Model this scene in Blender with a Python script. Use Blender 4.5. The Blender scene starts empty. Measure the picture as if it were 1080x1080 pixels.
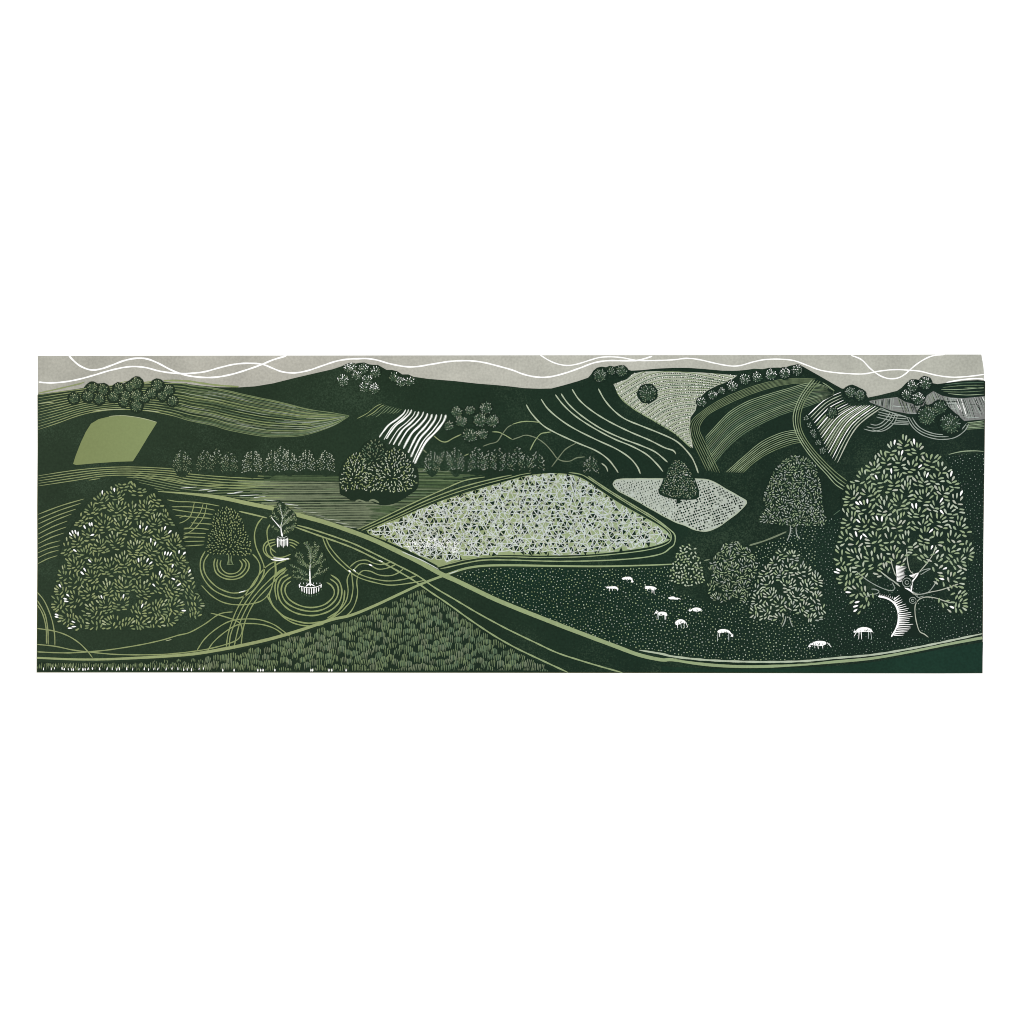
import bpy, math, random
from mathutils import Vector
from mathutils.geometry import tessellate_polygon
random.seed(7)
R = random.random
def U(a, b): return a + (b - a) * R()
C = bpy.data.collections.new('scene_objects'); bpy.context.scene.collection.children.link(C)
LIT = 1.31                      # brightness of a perfectly white sheet under the lamps

# ------------------------------------------------------------------ drawing helpers (1 unit of drawing = 1 mm)
K = 170 / 1080.0
OX = dict(A=30, B=200, C=370, D=540, E=710, F=880); OY = {'1': 365, '2': 455, '3': 545}
def T(s):
    """'A1 65,322 150,308 B1 0,250 ...' -> list of drawing points"""
    out = []; ox = oy = 0
    for tok in s.split():
        if tok[0] in OX and ',' not in tok: ox, oy = OX[tok[0]], OY[tok[1]]
        else:
            a, b = tok.split(','); out.append((ox + float(a) * K, oy + float(b) * K))
    return out
def spl(p, step=1.6, closed=False):
    if len(p) < 3 and not closed:
        (x0, y0), (x1, y1) = p[0], p[-1]; d = math.hypot(x1 - x0, y1 - y0); n = max(1, int(d / step))
        return [(x0 + (x1 - x0) * i / n, y0 + (y1 - y0) * i / n) for i in range(n + 1)]
    n = len(p); out = []
    for i in range(n if closed else n - 1):
        if closed: a, b, c, d = p[i - 1], p[i], p[(i + 1) % n], p[(i + 2) % n]
        else: a, b, c, d = p[max(i - 1, 0)], p[i], p[i + 1], p[min(i + 2, n - 1)]
        m = max(1, int(math.hypot(c[0] - b[0], c[1] - b[1]) / step))
        for k in range(m):
            t = k / m; q = []
            for j in (0, 1):
                q.append(.5 * (2 * b[j] + (c[j] - a[j]) * t + (2 * a[j] - 5 * b[j] + 4 * c[j] - d[j]) * t * t + (3 * b[j] - a[j] - 3 * c[j] + d[j]) * t ** 3))
            out.append(tuple(q))
    if not closed: out.append(p[-1])
    return out
def resamp(p, n):
    L = [0]
    for a, b in zip(p, p[1:]): L.append(L[-1] + math.hypot(b[0] - a[0], b[1] - a[1]))
    out = []; j = 0
    for i in range(n + 1):
        t = L[-1] * i / n
        while j < len(L) - 2 and L[j + 1] < t: j += 1
        f = (t - L[j]) / max(1e-9, L[j + 1] - L[j])
        out.append((p[j][0] + (p[j + 1][0] - p[j][0]) * f, p[j][1] + (p[j + 1][1] - p[j][1]) * f))
    return out
def between(a, b, f, n=50):
    a, b = resamp(spl(a), n), resamp(spl(b), n)
    return [(p[0] + (q[0] - p[0]) * f, p[1] + (q[1] - p[1]) * f) for p, q in zip(a, b)]
def inside(x, y, poly):
    r = False; j = len(poly) - 1
    for i in range(len(poly)):
        xi, yi = poly[i]; xj, yj = poly[j]
        if (yi > y) != (yj > y) and x < (xj - xi) * (y - yi) / (yj - yi) + xi: r = not r
        j = i
    return r
def box(poly):
    xs = [p[0] for p in poly]; ys = [p[1] for p in poly]; return min(xs), min(ys), max(xs), max(ys)
def scatter(poly, d, tries=9, avoid=None):
    """poisson-like points in a polygon"""
    x0, y0, x1, y1 = box(poly); g = {}; out = []
    n = int((x1 - x0) * (y1 - y0) / (d * d) * tries)
    for _ in range(n):
        x, y = U(x0, x1), U(y0, y1)
        if not inside(x, y, poly): continue
        if avoid and any(inside(x, y, q) for q in avoid): continue
        cx, cy = int(x // d), int(y // d)
        if any((x - a) ** 2 + (y - b) ** 2 < d * d for i in (-1, 0, 1) for j in (-1, 0, 1) for a, b in g.get((cx + i, cy + j), ())): continue
        g.setdefault((cx, cy), []).append((x, y)); out.append((x, y))
    return out

PLATE = T('A1 64,60 F1 1008,50 F1 1008,240 F2 1004,130 F3 998,0 F3 990,1046 A3 57,1044')   # nothing is printed outside this
CNT = [0, 0]
class Ink:
    """collects flat ink shapes for one mesh"""
    def __init__(s, z): s.z = z; s.v = []; s.f = []; s.m = []; s.mats = []; s.k = 0
    def _m(s, m):
        if m not in s.mats: s.mats.append(m)
        return s.mats.index(m)
    tier = 0; lv = 9
    def _z(s): CNT[0] += 1; return s.z + .014 + s.tier * .014 + (CNT[0] % s.lv) * .0014
    def _zf(s): CNT[1] += 1; return s.z + (CNT[1] % 9) * .0014
    def poly(s, p, m, closed_spline=False, z=None):
        if closed_spline: p = spl(p, 2, True)
        z = s._zf() if z is None else z
        b = len(s.v); s.v += [(x, y, z) for x, y in p]; mi = s._m(m)
        for t in tessellate_polygon([[Vector((x, y, 0)) for x, y in p]]):
            if len(set(t)) == 3: s.f.append(tuple(b + i for i in t)); s.m.append(mi)
    def raw(s, pts, m):
        b = len(s.v); z = s._z(); s.v += [(x, y, z) for x, y in pts]; s.f.append(tuple(range(b, b + len(pts)))); s.m.append(s._m(m))
    def line(s, p, w, m, taper=2.0, smooth=True, clip=None, avoid=None, rough=.14, w2=None, dash=None, plate=True):
        p = spl(p) if smooth else p
        clips = [c for c in (clip, PLATE if plate else None) if c]
        runs = []; cur = []
        if clip or avoid or dash or plate:
            fine = resamp(p, max(2, int(sum(math.hypot(b[0] - a[0], b[1] - a[1]) for a, b in zip(p, p[1:])) / .8)))
            nd = 0
            for q in fine:
                ok = all(inside(q[0], q[1], c) for c in clips) and not (avoid and any(inside(q[0], q[1], c) for c in avoid))
                if dash:
                    nd -= 1
                    if nd <= 0:
                        if cur and ok: ok = False; nd = dash[1] * U(.6, 1.3) / .8
                        else: nd = dash[0] * U(.6, 1.5) / .8
                    elif not cur and runs is not None and dash and nd > 0 and getattr(s, '_gap', False): ok = False
                    s._gap = not ok
                if ok: cur.append(q)
                elif cur:
                    runs.append(cur); cur = []
            if cur: runs.append(cur)
        else: runs = [p]
        for r in runs:
            if len(r) < 2: continue
            s._ribbon(r, w, m, taper, rough, w2)
    def _ribbon(s, p, w, m, taper, rough, w2):
        L = [0]
        for a, b in zip(p, p[1:]): L.append(L[-1] + math.hypot(b[0] - a[0], b[1] - a[1]))
        tot = L[-1]
        if tot < .3: return
        tl = min(taper, tot * .45) + 1e-6
        b = len(s.v); z = s._z(); n = len(p); mi = s._m(m); ph = U(0, 9); fr = U(.25, .5)
        for i, (x, y) in enumerate(p):
            x0, y0 = p[max(0, i - 1)]; x1, y1 = p[min(n - 1, i + 1)]
            dx, dy = x1 - x0, y1 - y0; d = math.hypot(dx, dy) or 1
            e = min(1, min(L[i], tot - L[i]) / tl)
            ww = w if w2 is None else w + (w2 - w) * L[i] / tot
            h = ww * .5 * (.22 + .78 * math.sqrt(e)) * (1 + rough * math.sin(ph + L[i] * fr) + U(-rough, rough) * .5)
            s.v += [(x - dy / d * h, y + dx / d * h, z), (x + dy / d * h, y - dx / d * h, z)]
        for i in range(n - 1):
            s.f.append((b + 2 * i, b + 2 * i + 1, b + 2 * i + 3, b + 2 * i + 2)); s.m.append(mi)
    def leaf(s, x, y, a, l, w, m):
        """almond cut, base at x,y, pointing along angle a"""
        c, n = math.cos(a), math.sin(a); pts = []
        for t, h in ((0, 0.1), (.3, .36), (.66, .5), (.9, .36), (1, .05), (.9, -.34), (.64, -.5), (.28, -.36)):
            h *= w * U(.85, 1.15); pts.append((x + c * l * t - n * h, y + n * l * t + c * h))
        if all(inside(q[0], q[1], PLATE) for q in (pts[0], pts[4])): s.raw(pts, m)
    def dot(s, x, y, r, m, n=6):
        if not inside(x, y, PLATE): return
        a0 = U(0, 6); e = U(.75, 1.3); s.raw([(x + r * e * math.cos(a0 + k * 6.2832 / n) * U(.8, 1.2), y + r * math.sin(a0 + k * 6.2832 / n) / e * U(.8, 1.2)) for k in range(n)], m)
    def build(s, name, parent, label=None):
        me = bpy.data.meshes.new(name)
        me.from_pydata([((x - 540) / 1000, (540 - y) / 1000, z / 1000) for x, y, z in s.v], [], s.f)
        for m in s.mats: me.materials.append(M[m])
        me.polygons.foreach_set('material_index', s.m)
        me.update()
        for p in me.polygons:
            if p.normal.z < 0: p.flip()
        me.update()
        o = bpy.data.objects.new(name, me); C.objects.link(o); o.parent = parent
        if label: o['label'] = label
        return o

# ------------------------------------------------------------------ materials
def lin(c): c /= 255; return c / 12.92 if c <= .04045 else ((c + .055) / 1.055) ** 2.4
def alb(rgb): return tuple(min(.9, lin(c) / LIT) for c in rgb) + (1,)
def ink(name, stops, rough=.6, spec=.05, mottle=.12, speck=None, coarse=9):
    """printing ink: stops = [(x in mm, colour)] along the sheet, with roller mottle and salt speckle"""
    m = bpy.data.materials.new(name); m.use_nodes = True; N = m.node_tree.nodes; Lk = m.node_tree.links
    b = N['Principled BSDF']; b.inputs['Roughness'].default_value = rough; b.inputs['Specular IOR Level'].default_value = spec
    g = N.new('ShaderNodeNewGeometry'); sx = N.new('ShaderNodeSeparateXYZ'); Lk.new(g.outputs['Position'], sx.inputs[0])
    mr = N.new('ShaderNodeMapRange'); mr.inputs[1].default_value = -.5; mr.inputs[2].default_value = .5; Lk.new(sx.outputs[0], mr.inputs[0])
    cr = N.new('ShaderNodeValToRGB'); e = cr.color_ramp.elements
    while len(e) < len(stops): e.new(.5)
    for q, (x, c) in zip(e, stops): q.position = (x - 40) / 1000; q.color = alb(c)
    Lk.new(mr.outputs[0], cr.inputs[0])
    n1 = N.new('ShaderNodeTexNoise'); n1.inputs['Scale'].default_value = coarse; n1.inputs['Detail'].default_value = 4
    n2 = N.new('ShaderNodeTexNoise'); n2.inputs['Scale'].default_value = 420; n2.inputs['Detail'].default_value = 3
    for n in (n1, n2): Lk.new(g.outputs['Position'], n.inputs['Vector'])
    ad = N.new('ShaderNodeMath'); ad.operation = 'ADD'; Lk.new(n1.outputs[0], ad.inputs[0]); Lk.new(n2.outputs[0], ad.inputs[1])
    r2 = N.new('ShaderNodeMapRange'); r2.inputs[1].default_value = .65; r2.inputs[2].default_value = 1.35
    r2.inputs[3].default_value = 1 - mottle; r2.inputs[4].default_value = 1 + mottle; Lk.new(ad.outputs[0], r2.inputs[0])
    mx = N.new('ShaderNodeVectorMath'); mx.operation = 'SCALE'; Lk.new(cr.outputs[0], mx.inputs[0]); Lk.new(r2.outputs[0], mx.inputs['Scale'])
    out = mx.outputs[0]
    if speck:
        n3 = N.new('ShaderNodeTexNoise'); n3.inputs['Scale'].default_value = 700; n3.inputs['Detail'].default_value = 2; Lk.new(g.outputs['Position'], n3.inputs['Vector'])
        n4 = N.new('ShaderNodeTexNoise'); n4.inputs['Scale'].default_value = 14; Lk.new(g.outputs['Position'], n4.inputs['Vector'])
        mu = N.new('ShaderNodeMath'); mu.operation = 'MULTIPLY'; Lk.new(n3.outputs[0], mu.inputs[0]); Lk.new(n4.outputs[0], mu.inputs[1])
        r3 = N.new('ShaderNodeMapRange'); r3.inputs[1].default_value = .27; r3.inputs[2].default_value = .45; r3.inputs[4].default_value = .5; Lk.new(mu.outputs[0], r3.inputs[0])
        mc = N.new('ShaderNodeMix'); mc.data_type = 'RGBA'; Lk.new(r3.outputs[0], mc.inputs[0]); Lk.new(out, mc.inputs[6]); mc.inputs[7].default_value = alb(speck); out = mc.outputs[2]
    Lk.new(out, b.inputs['Base Color'])
    bu = N.new('ShaderNodeBump'); bu.inputs['Strength'].default_value = .12; bu.inputs['Distance'].default_value = .0002
    Lk.new(n2.outputs[0], bu.inputs['Height']); Lk.new(bu.outputs[0], b.inputs['Normal'])
    return m
M = {}
M['dark'] = ink('dark_green_ink', [(40, (40, 55, 39)), (260, (38, 54, 38)), (430, (33, 51, 36)), (640, (25, 45, 33)), (840, (24, 43, 32)), (1040, (22, 40, 32))], mottle=.26, speck=(66, 86, 66))
M['deep'] = ink('deep_green_ink', [(40, (33, 47, 33)), (350, (31, 47, 33)), (640, (23, 42, 31)), (1040, (21, 38, 30))], mottle=.15)
M['teal'] = ink('teal_green_ink', [(40, (40, 56, 38)), (560, (20, 45, 33)), (760, (23, 44, 33)), (1040, (22, 41, 33))], mottle=.2)
M['teal2'] = ink('teal_green_edge_ink', [(40, (40, 56, 38)), (600, (28, 50, 37)), (800, (24, 50, 37)), (1040, (24, 53, 42))], mottle=.3)
M['road'] = ink('pale_leaf_green_ink', [(40, (150, 162, 114)), (300, (152, 163, 114)), (480, (150, 166, 120)), (1040, (150, 168, 132))])
M['line'] = ink('olive_green_ink', [(40, (142, 152, 106)), (300, (143, 156, 104)), (480, (150, 164, 118)), (700, (150, 168, 128)), (1040, (152, 170, 140))])
M['pale'] = ink('pale_sage_ink', [(40, (168, 176, 135)), (500, (176, 188, 160)), (1040, (182, 194, 174))])
M['mid'] = ink('mid_green_ink', [(40, (80, 96, 60)), (300, (78, 96, 66)), (700, (74, 96, 62)), (1040, (72, 96, 62))], mottle=.2)
M['muted'] = ink('muted_green_ink', [(40, (66, 84, 62)), (500, (62, 84, 66)), (1040, (58, 80, 64))], mottle=.2)  # muted green ink filling the grass tufts and the broad curved field
M['sage'] = ink('sage_green_ink', [(40, (122, 136, 94)), (500, (118, 135, 98)), (1040, (122, 140, 104))], mottle=.15)
M['dusk'] = ink('dusky_green_ink', [(40, (54, 71, 52)), (500, (48, 68, 51)), (1040, (43, 62, 48))], mottle=.2)
M['mist'] = ink('misty_pale_ink', [(40, (186, 192, 180)), (1040, (180, 190, 178))], mottle=.1)
M['grey'] = ink('violet_grey_ink', [(40, (128, 132, 120)), (1040, (128, 130, 128))], mottle=.15)
M['chalk'] = ink('chalky_ink', [(40, (186, 192, 172)), (1040, (182, 188, 172))], mottle=.1)
M['dim'] = ink('dim_green_ink', [(40, (92, 110, 82)), (500, (92, 116, 92)), (1040, (86, 112, 90))], mottle=.2)
M['grass'] = ink('grass_green_ink', [(40, (122, 136, 92)), (350, (112, 130, 96)), (600, (104, 126, 98)), (1040, (110, 130, 100))], mottle=.25)
M['field'] = ink('flat_field_green_ink', [(70, (127, 138, 90)), (180, (135, 149, 100)), (1040, (135, 149, 100))], mottle=.07)
M['stone'] = ink('grey_green_ink', [(40, (118, 130, 98)), (300, (120, 130, 102)), (1040, (126, 140, 116))], mottle=.15)
M['sky'] = ink('warm_grey_sky_ink', [(40, (174, 173, 162)), (300, (183, 181, 170)), (600, (188, 188, 177)), (1040, (178, 179, 168))], mottle=.17, coarse=26)
M['blue'] = ink('pale_blue_white_ink', [(40, (226, 228, 222)), (600, (202, 211, 207)), (1040, (192, 204, 198))])
M['silver'] = ink('silvery_grey_ink', [(40, (160, 168, 150)), (1040, (156, 166, 158))], mottle=.15)
M['olive_edge'] = ink('olive_brown_under_ink', [(40, (120, 116, 60)), (500, (110, 110, 70)), (1040, (92, 84, 52))])
def paper_mat(name, v, sc):
    m = bpy.data.materials.new(name); m.use_nodes = True; N = m.node_tree.nodes; Lk = m.node_tree.links; b = N['Principled BSDF']
    b.inputs['Roughness'].default_value = .85; b.inputs['Specular IOR Level'].default_value = .1
    n = N.new('ShaderNodeTexNoise'); n.inputs['Scale'].default_value = sc; n.inputs['Detail'].default_value = 5
    g = N.new('ShaderNodeNewGeometry'); Lk.new(g.outputs['Position'], n.inputs['Vector'])
    r = N.new('ShaderNodeValToRGB'); r.color_ramp.elements[0].color = tuple(c * .985 for c in v) + (1,); r.color_ramp.elements[1].color = tuple(v) + (1,)
    Lk.new(n.outputs[0], r.inputs[0]); Lk.new(r.outputs[0], b.inputs['Base Color'])
    u = N.new('ShaderNodeBump'); u.inputs['Strength'].default_value = .05; u.inputs['Distance'].default_value = .0002; Lk.new(n.outputs[0], u.inputs['Height']); Lk.new(u.outputs[0], b.inputs['Normal'])
    return m
M['paper'] = paper_mat('white_cotton_paper', (.86, .86, .855), 350)
M['cut'] = paper_mat('bare_paper_in_cuts', (.84, .84, .82), 350)
M['table'] = paper_mat('white_matt_surface', (.87, .87, .87), 60)

# ------------------------------------------------------------------ the sheet and the surface it lies on
def slab(name, x0, y0, x1, y1, z0, z1, mat, parent=None, wob=0):
    outline = []
    for (a, b, c, d) in ((x0, y0, x1, y0), (x1, y0, x1, y1), (x1, y1, x0, y1), (x0, y1, x0, y0)):
        n = 40
        for i in range(n): outline.append((a + (c - a) * i / n + U(-wob, wob), b + (d - b) * i / n + U(-wob, wob)))
    n = len(outline); f = lambda p, z: ((p[0] - 540) / 1000, (540 - p[1]) / 1000, z / 1000)
    v = [f(p, z0) for p in outline] + [f(p, z1) for p in outline]
    faces = [tuple(range(n)), tuple(range(2 * n - 1, n - 1, -1))] + [(i, n + i, n + (i + 1) % n, (i + 1) % n) for i in range(n)]
    me = bpy.data.meshes.new(name); me.from_pydata(v, [], faces); me.materials.append(M[mat]); me.update()
    import bmesh
    bm = bmesh.new(); bm.from_mesh(me); bmesh.ops.recalc_face_normals(bm, faces=bm.faces); bm.to_mesh(me); bm.free()
    o = bpy.data.objects.new(name, me); C.objects.link(o); o.parent = parent; return o
tb = slab('tabletop', -1500, -1500, 2600, 2600, -20, 0, 'table'); tb['kind'] = 'structure'
ROOT = bpy.data.objects.new('art_print', None); C.objects.link(ROOT)
ROOT['label'] = 'long green linocut print of rolling hills, trees and grazing sheep on white paper'; ROOT['category'] = 'art print'
slab('paper_sheet', 12.6, 337, 1063, 747.5, 0.02, .36, 'paper', ROOT, .06)

Z = .40
LAYER = {n: Z + .09 * i for i, n in enumerate(('sky', 'under', 'ground', 'field', 'hatch', 'track', 'shade', 'leaf'))}
def part(name, layer, label=None, parent=None): return Ink(LAYER[layer])
def down(o, lay_from): return o

# ------------------------------------------------------------------ sky
k = Ink(LAYER['sky']); k.poly(T('A1 63,66 F1 400,59 F1 700,57 F1 984,57 990,90 997,130 1001,170 1003,240 600,420 A1 700,420 65,400'), 'sky')
sky = k.build('printed_sky', ROOT, 'warm grey printed sky crossed by thin white curving lines')
clouds = ['A1 262,52 300,95 350,135 420,160 490,152 560,128 640,98 720,82 790,85 860,110 940,152 1000,178 B1 0,200 90,210 180,208 280,190 380,160 480,125 560,92 650,65',
 'A1 62,240 140,247 240,240 340,222 440,195 540,165 640,143 710,137 790,145 880,168 980,182 B1 0,183 100,172 200,145 300,122 400,115 490,123 560,150 620,172 700,180 790,165 880,135 980,102 1060,88 C1 50,85 110,84 180,95 260,118 360,137 440,138 540,122 660,103 780,98 880,108 980,132 D1 0,160 80,190 170,208 260,205 360,180 460,145 550,112 640,98 740,98 840,96 940,68',
 'D1 172,48 240,92 300,118 370,130 440,120 520,95 590,76 660,72 740,78 830,95 940,97 E1 0,92 90,82 180,92 280,115 380,133 450,130 540,105 620,90 720,88 810,98 900,130 980,160 F1 0,177 100,185 200,186 300,168 400,158 500,162 580,170 680,195 780,208 880,205 1003,190',
 'F1 110,62 180,90 240,150 300,195 360,217 420,215 470,190 540,130 600,90 660,65 740,56',
 'F1 750,244 850,226 950,218 1003,222']
for i, c in enumerate(clouds):
    k = Ink(LAYER['sky'] + .06 + i * .004); k.line(T(c), (1.75, 1.6, 1.35, 1.4, 1.4)[i], 'cut', rough=.1); k.build('cloud_line', sky)

# ------------------------------------------------------------------ the dark key block
SKYLINE = T('''A1 64,324 150,312 250,298 330,287 370,280 385,260 400,248 430,240 450,250 480,250 510,252 530,262 555,268 575,255 600,248 640,250 660,238 690,222 730,216 760,228 785,250 810,245 840,228 880,226 905,238 960,246 1060,250
B1 0,256 100,268 200,276 330,277 440,270 560,250 700,215 850,180 960,155 1020,135 1060,115 C1 0,112 30,118 60,112 90,110 120,122 150,126 180,126 205,140 240,160 275,160 310,168 345,190 385,190 420,206 520,220 700,235 850,252 980,262
D1 0,272 80,282 180,286 265,284 350,262 440,236 510,212 530,190 545,165 570,145 600,138 630,142 655,132 685,138 715,130 750,138 775,158 800,165 860,162 960,152 E1 0,146 100,146 220,155 330,165 420,166 490,160 540,152 600,155 640,146 700,144 745,146 780,132 820,125 855,130 900,155 980,200
F1 0,258 50,285 75,285 90,265 120,258 150,270 185,288 205,310 225,345 300,330 420,300 450,280 480,248 510,226 545,222 570,228 590,210 620,205 640,222 655,248 690,255 760,245 880,232 960,228 1008,233''')
EDGE = T('F1 1007,400 F2 1004,130 1000,400 F3 998,0 994,300 993,600 990,1046 700,1047 F3 0,1046 D3 0,1043 C3 0,1042 B3 0,1041 A3 500,1041 58,1041 60,700 63,300 A2 62,500 65,100')
k = Ink(LAYER['under']); k.poly([(x - .45 if x < 60 else x + .35 if x > 1000 else x, y + (.45 if y > 700 else .5)) for x, y in SKYLINE + EDGE], 'olive_edge')
k.build('under_colour', ROOT, 'olive ink peeping out along the left and lower edges of the image')
k = Ink(LAYER['ground']); k.poly(SKYLINE + EDGE, 'dark')
gr = k.build('dark_green_ground', ROOT, 'dark green ink of the hills and valley floor')
def obj_lines(name, label, lay, items, parent=ROOT, **kw):
    k = Ink(LAYER[lay]); k.lv = 43
    for it in items: k.line(T(it[0]), it[1], it[2], **(it[3] if len(it) > 3 else {}), **kw)
    return k.build(name, parent, label)

for it in (('A1 65,316 150,298 250,275 330,256 375,243', 1.3), ('A1 905,232 980,231 B1 0,236 90,250 200,264 330,273', 1.7), ('A1 600,250 660,236', .9), ('A1 760,246 835,236', 1.2)):
    obj_lines('hill_fringe', None, 'field', [it + ('line',)], plate=False)
# ------------------------------------------------------------------ far left striped hill
top = T('A1 65,328 250,302 600,262 900,250 1040,252 B1 0,262 200,288 400,332 600,374 800,424 950,446 1070,466')
bot = T('A1 65,560 200,515 330,468 450,440 600,425 780,432 950,462 B1 0,500 150,530 250,560 400,590 520,607 640,607 760,598 880,565 980,525 1070,470')
k = Ink(LAYER['field'])
for i in range(13):
    k.line(between(top, bot, i / 12, 70)[:U(32, 44).__int__()], .8, 'line' if R() < .8 else 'sage', smooth=False, taper=22)
for i in range(26):
    a = int(U(26, 38)); k.line(between(top, bot, (i + .5) / 26, 70)[a:], 1.1, 'mid', smooth=False, taper=30)
k.tier = 1
for i in range(30):
    a = int(U(28, 44)); k.line(between(top, bot, i / 29, 70)[a:int(U(62, 71))], U(.5, .8), random.choice(['sage', 'dim', 'stone', 'line', 'line']), smooth=False, taper=14)
    k.tier = 2
    if i % 2: a = int(U(26, 40)); k.line(between(top, bot, (i + .5) / 30, 70)[a:int(U(58, 69))], U(.5, 1.0), 'deep', smooth=False, taper=18)
    if R() < .7: a = int(U(32, 62)); k.line(between(top, bot, (i + U(.2, .8)) / 30, 70)[a:a + int(U(5, 11))], .45, 'silver', smooth=False, taper=8)
for q in (0, 1): k.line(between(top, bot, q, 70)[30:], .8, 'sage', smooth=False, taper=20)
for s in ('A1 70,385 120,380 170,375', 'A1 780,430 840,437 880,442', 'A1 430,437 530,427 650,422'): k.line(T(s), .9, 'pale', taper=5)
k.build('striped_field', ROOT, 'far hill field ruled with fine green lines at the upper left')

# bright plain field
k = Ink(LAYER['field']); k.poly(T('A1 300,790 315,740 350,650 385,575 420,520 470,490 540,473 620,468 700,475 780,490 862,512 800,610 740,710 700,772 600,775 450,785 320,797'), 'field')
k.line(T('A1 540,471 620,466 700,473 780,488 862,510'), .7, 'pale', taper=4)
k.build('plain_green_field', ROOT, 'flat light green four-sided field on the left hillside')

# ------------------------------------------------------------------ valley field of level stripes
VF = T('A2 64,292 300,255 500,240 700,232 950,228 1080,262 B2 0,272 200,290 400,296 600,298 800,298 1000,255 1080,380 C2 440,245 700,268 960,285 880,300 760,335 520,440 300,540 60,655 0,640 B2 1080,640 850,585 700,545 400,465 200,428 0,402 A2 880,395 760,350 640,300 500,312 300,345 64,382')
k = Ink(LAYER['field'])
for i in range(48):
    y = 300 + i * 7.4; x0 = U(300, 560) + max(0, y - 420) * 1.5
    k.line(T('B2 %d,%d 800,%d C2 0,%d %d,%d' % (min(x0, 780), y, y, y + 2, U(200, 420), y + 2)), 1.5, 'stone' if y > 330 else 'mid', clip=VF, taper=46)
for i in range(56):
    y = 252 + i * 7.0
    k.line(T('C2 %d,%d 500,%d %d,%d' % (U(100, 240), y, y, U(600, 930), y)), 1.3, 'mid', clip=VF, taper=22)
k.tier = 1
for i in range(30):
    w = U(.6, 1.0)
    if i < 6:
        k.line(T('A2 62,%d 300,%d 500,%d 700,%d 950,%d B2 0,%d 250,%d 500,%d' % (298 + 17 * i, 262 + 17 * i, 243 + 14 * i, 238 + 14 * i, 250 + 15 * i, 268 + 17 * i, 288 + 18 * i, 300 + 18 * i)), .85, 'line', clip=VF, taper=26)
    else:
        y = 235 + i * 17
        k.line(T('A2 700,%d B2 0,%d 300,%d %d,%d' % (y - 72, y + 3, y + 6, U(480, 900), y + 6)), w, random.choice(['sage', 'line']), clip=VF, taper=30)
k.tier = 2
for i in range(32):
    y = 303 + i * 11.2 + U(-2, 2); x0 = U(360, 640); x1 = U(120, 420)
    k.line(T('B2 %d,%d 800,%d C2 0,%d %d,%d' % (x0, y, y + U(-2, 3), y + 3, x1, y + U(0, 6))), U(.4, 1.0), 'deep', clip=VF, taper=40)
for i in range(38):
    y = 258 + i * 10
    if R() < .6: k.line(T('C2 %d,%d 500,%d %d,%d' % (U(220, 330), y + 4, y + 2, U(560, 900), y + 2)), U(.4, .7), random.choice(['sage', 'stone', 'grass']), clip=VF, taper=22)
    k.line(T('C2 %d,%d 500,%d %d,%d' % (U(220, 360), y + 9, y + 7, U(560, 900), y + 7)), U(.4, .8), 'deep', clip=VF, taper=22)
    x = U(200, 1000); yy = U(320, 620); k.line(T('B2 %d,%d %d,%d' % (x, yy, x + U(80, 250), yy + 2)), .4, 'grass', clip=VF, taper=9)
for (x, y, l) in ((-60, 380, 110), (60, 394, 90), (120, 402, 70), (250, 418, 100), (300, 410, 60), (335, 432, 130), (430, 443, 80), (500, 458, 90), (560, 465, 70), (640, 485, 90), (700, 510, 80), (760, 535, 110), (820, 560, 100), (900, 585, 110), (980, 610, 90), (1030, 635, 90)):
    k.line(T('B2 %d,%d %d,%d' % (x, y, x + l, y - 8 if x < 500 else y + 12)), 1.0, 'blue' if x < 650 else 'chalk', taper=8, w2=.4)
k.build('valley_field', ROOT, 'wide field ploughed in level stripes across the valley')

# ------------------------------------------------------------------ central mosaic field
MF = T('C2 110,668 300,590 500,505 700,432 900,372 1080,322 D2 100,296 250,280 400,290 500,330 600,400 720,480 880,570 1000,640 1058,695 1050,730 950,768 750,800 500,825 200,832 0,828 C2 950,832 800,850 700,870 600,902 560,888 400,805 250,740')
MFs = spl(MF, 2, True)
k = Ink(LAYER['field']); k.poly(MFs, 'line')
def shrink_in(x, y, poly, d): return all(inside(x + a, y + b, poly) for a, b in ((d, 0), (-d, 0), (0, d), (0, -d)))
g = 4.7; x0, y0, x1, y1 = box(MFs); cols = int((x1 - x0) / g) + 2; rows = int((y1 - y0) / g) + 2
V = {}
for r in range(rows):
    for c in range(cols): V[r, c] = (x0 + (c + .5 * (r % 2)) * g + U(-1.7, 1.7), y0 + r * g * .92 + U(-1.5, 1.5))
for (r, c), p in V.items():
    for dr, dc in ((0, 1), (1, 0), (1, 1 if r % 2 else -1)):
        q = V.get((r + dr, c + dc))
        if q and inside(*p, MFs) and inside(*q, MFs) and R() < .88:
            e = U(.0, .9); p2 = (p[0] - (q[0] - p[0]) * e, p[1] - (q[1] - p[1]) * e)
            k.tier = 1; k.line([p2, q], U(.5, 1.05), 'blue' if R() < .75 else 'chalk', smooth=False, clip=MFs, taper=.8)
k.tier = 0
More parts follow.
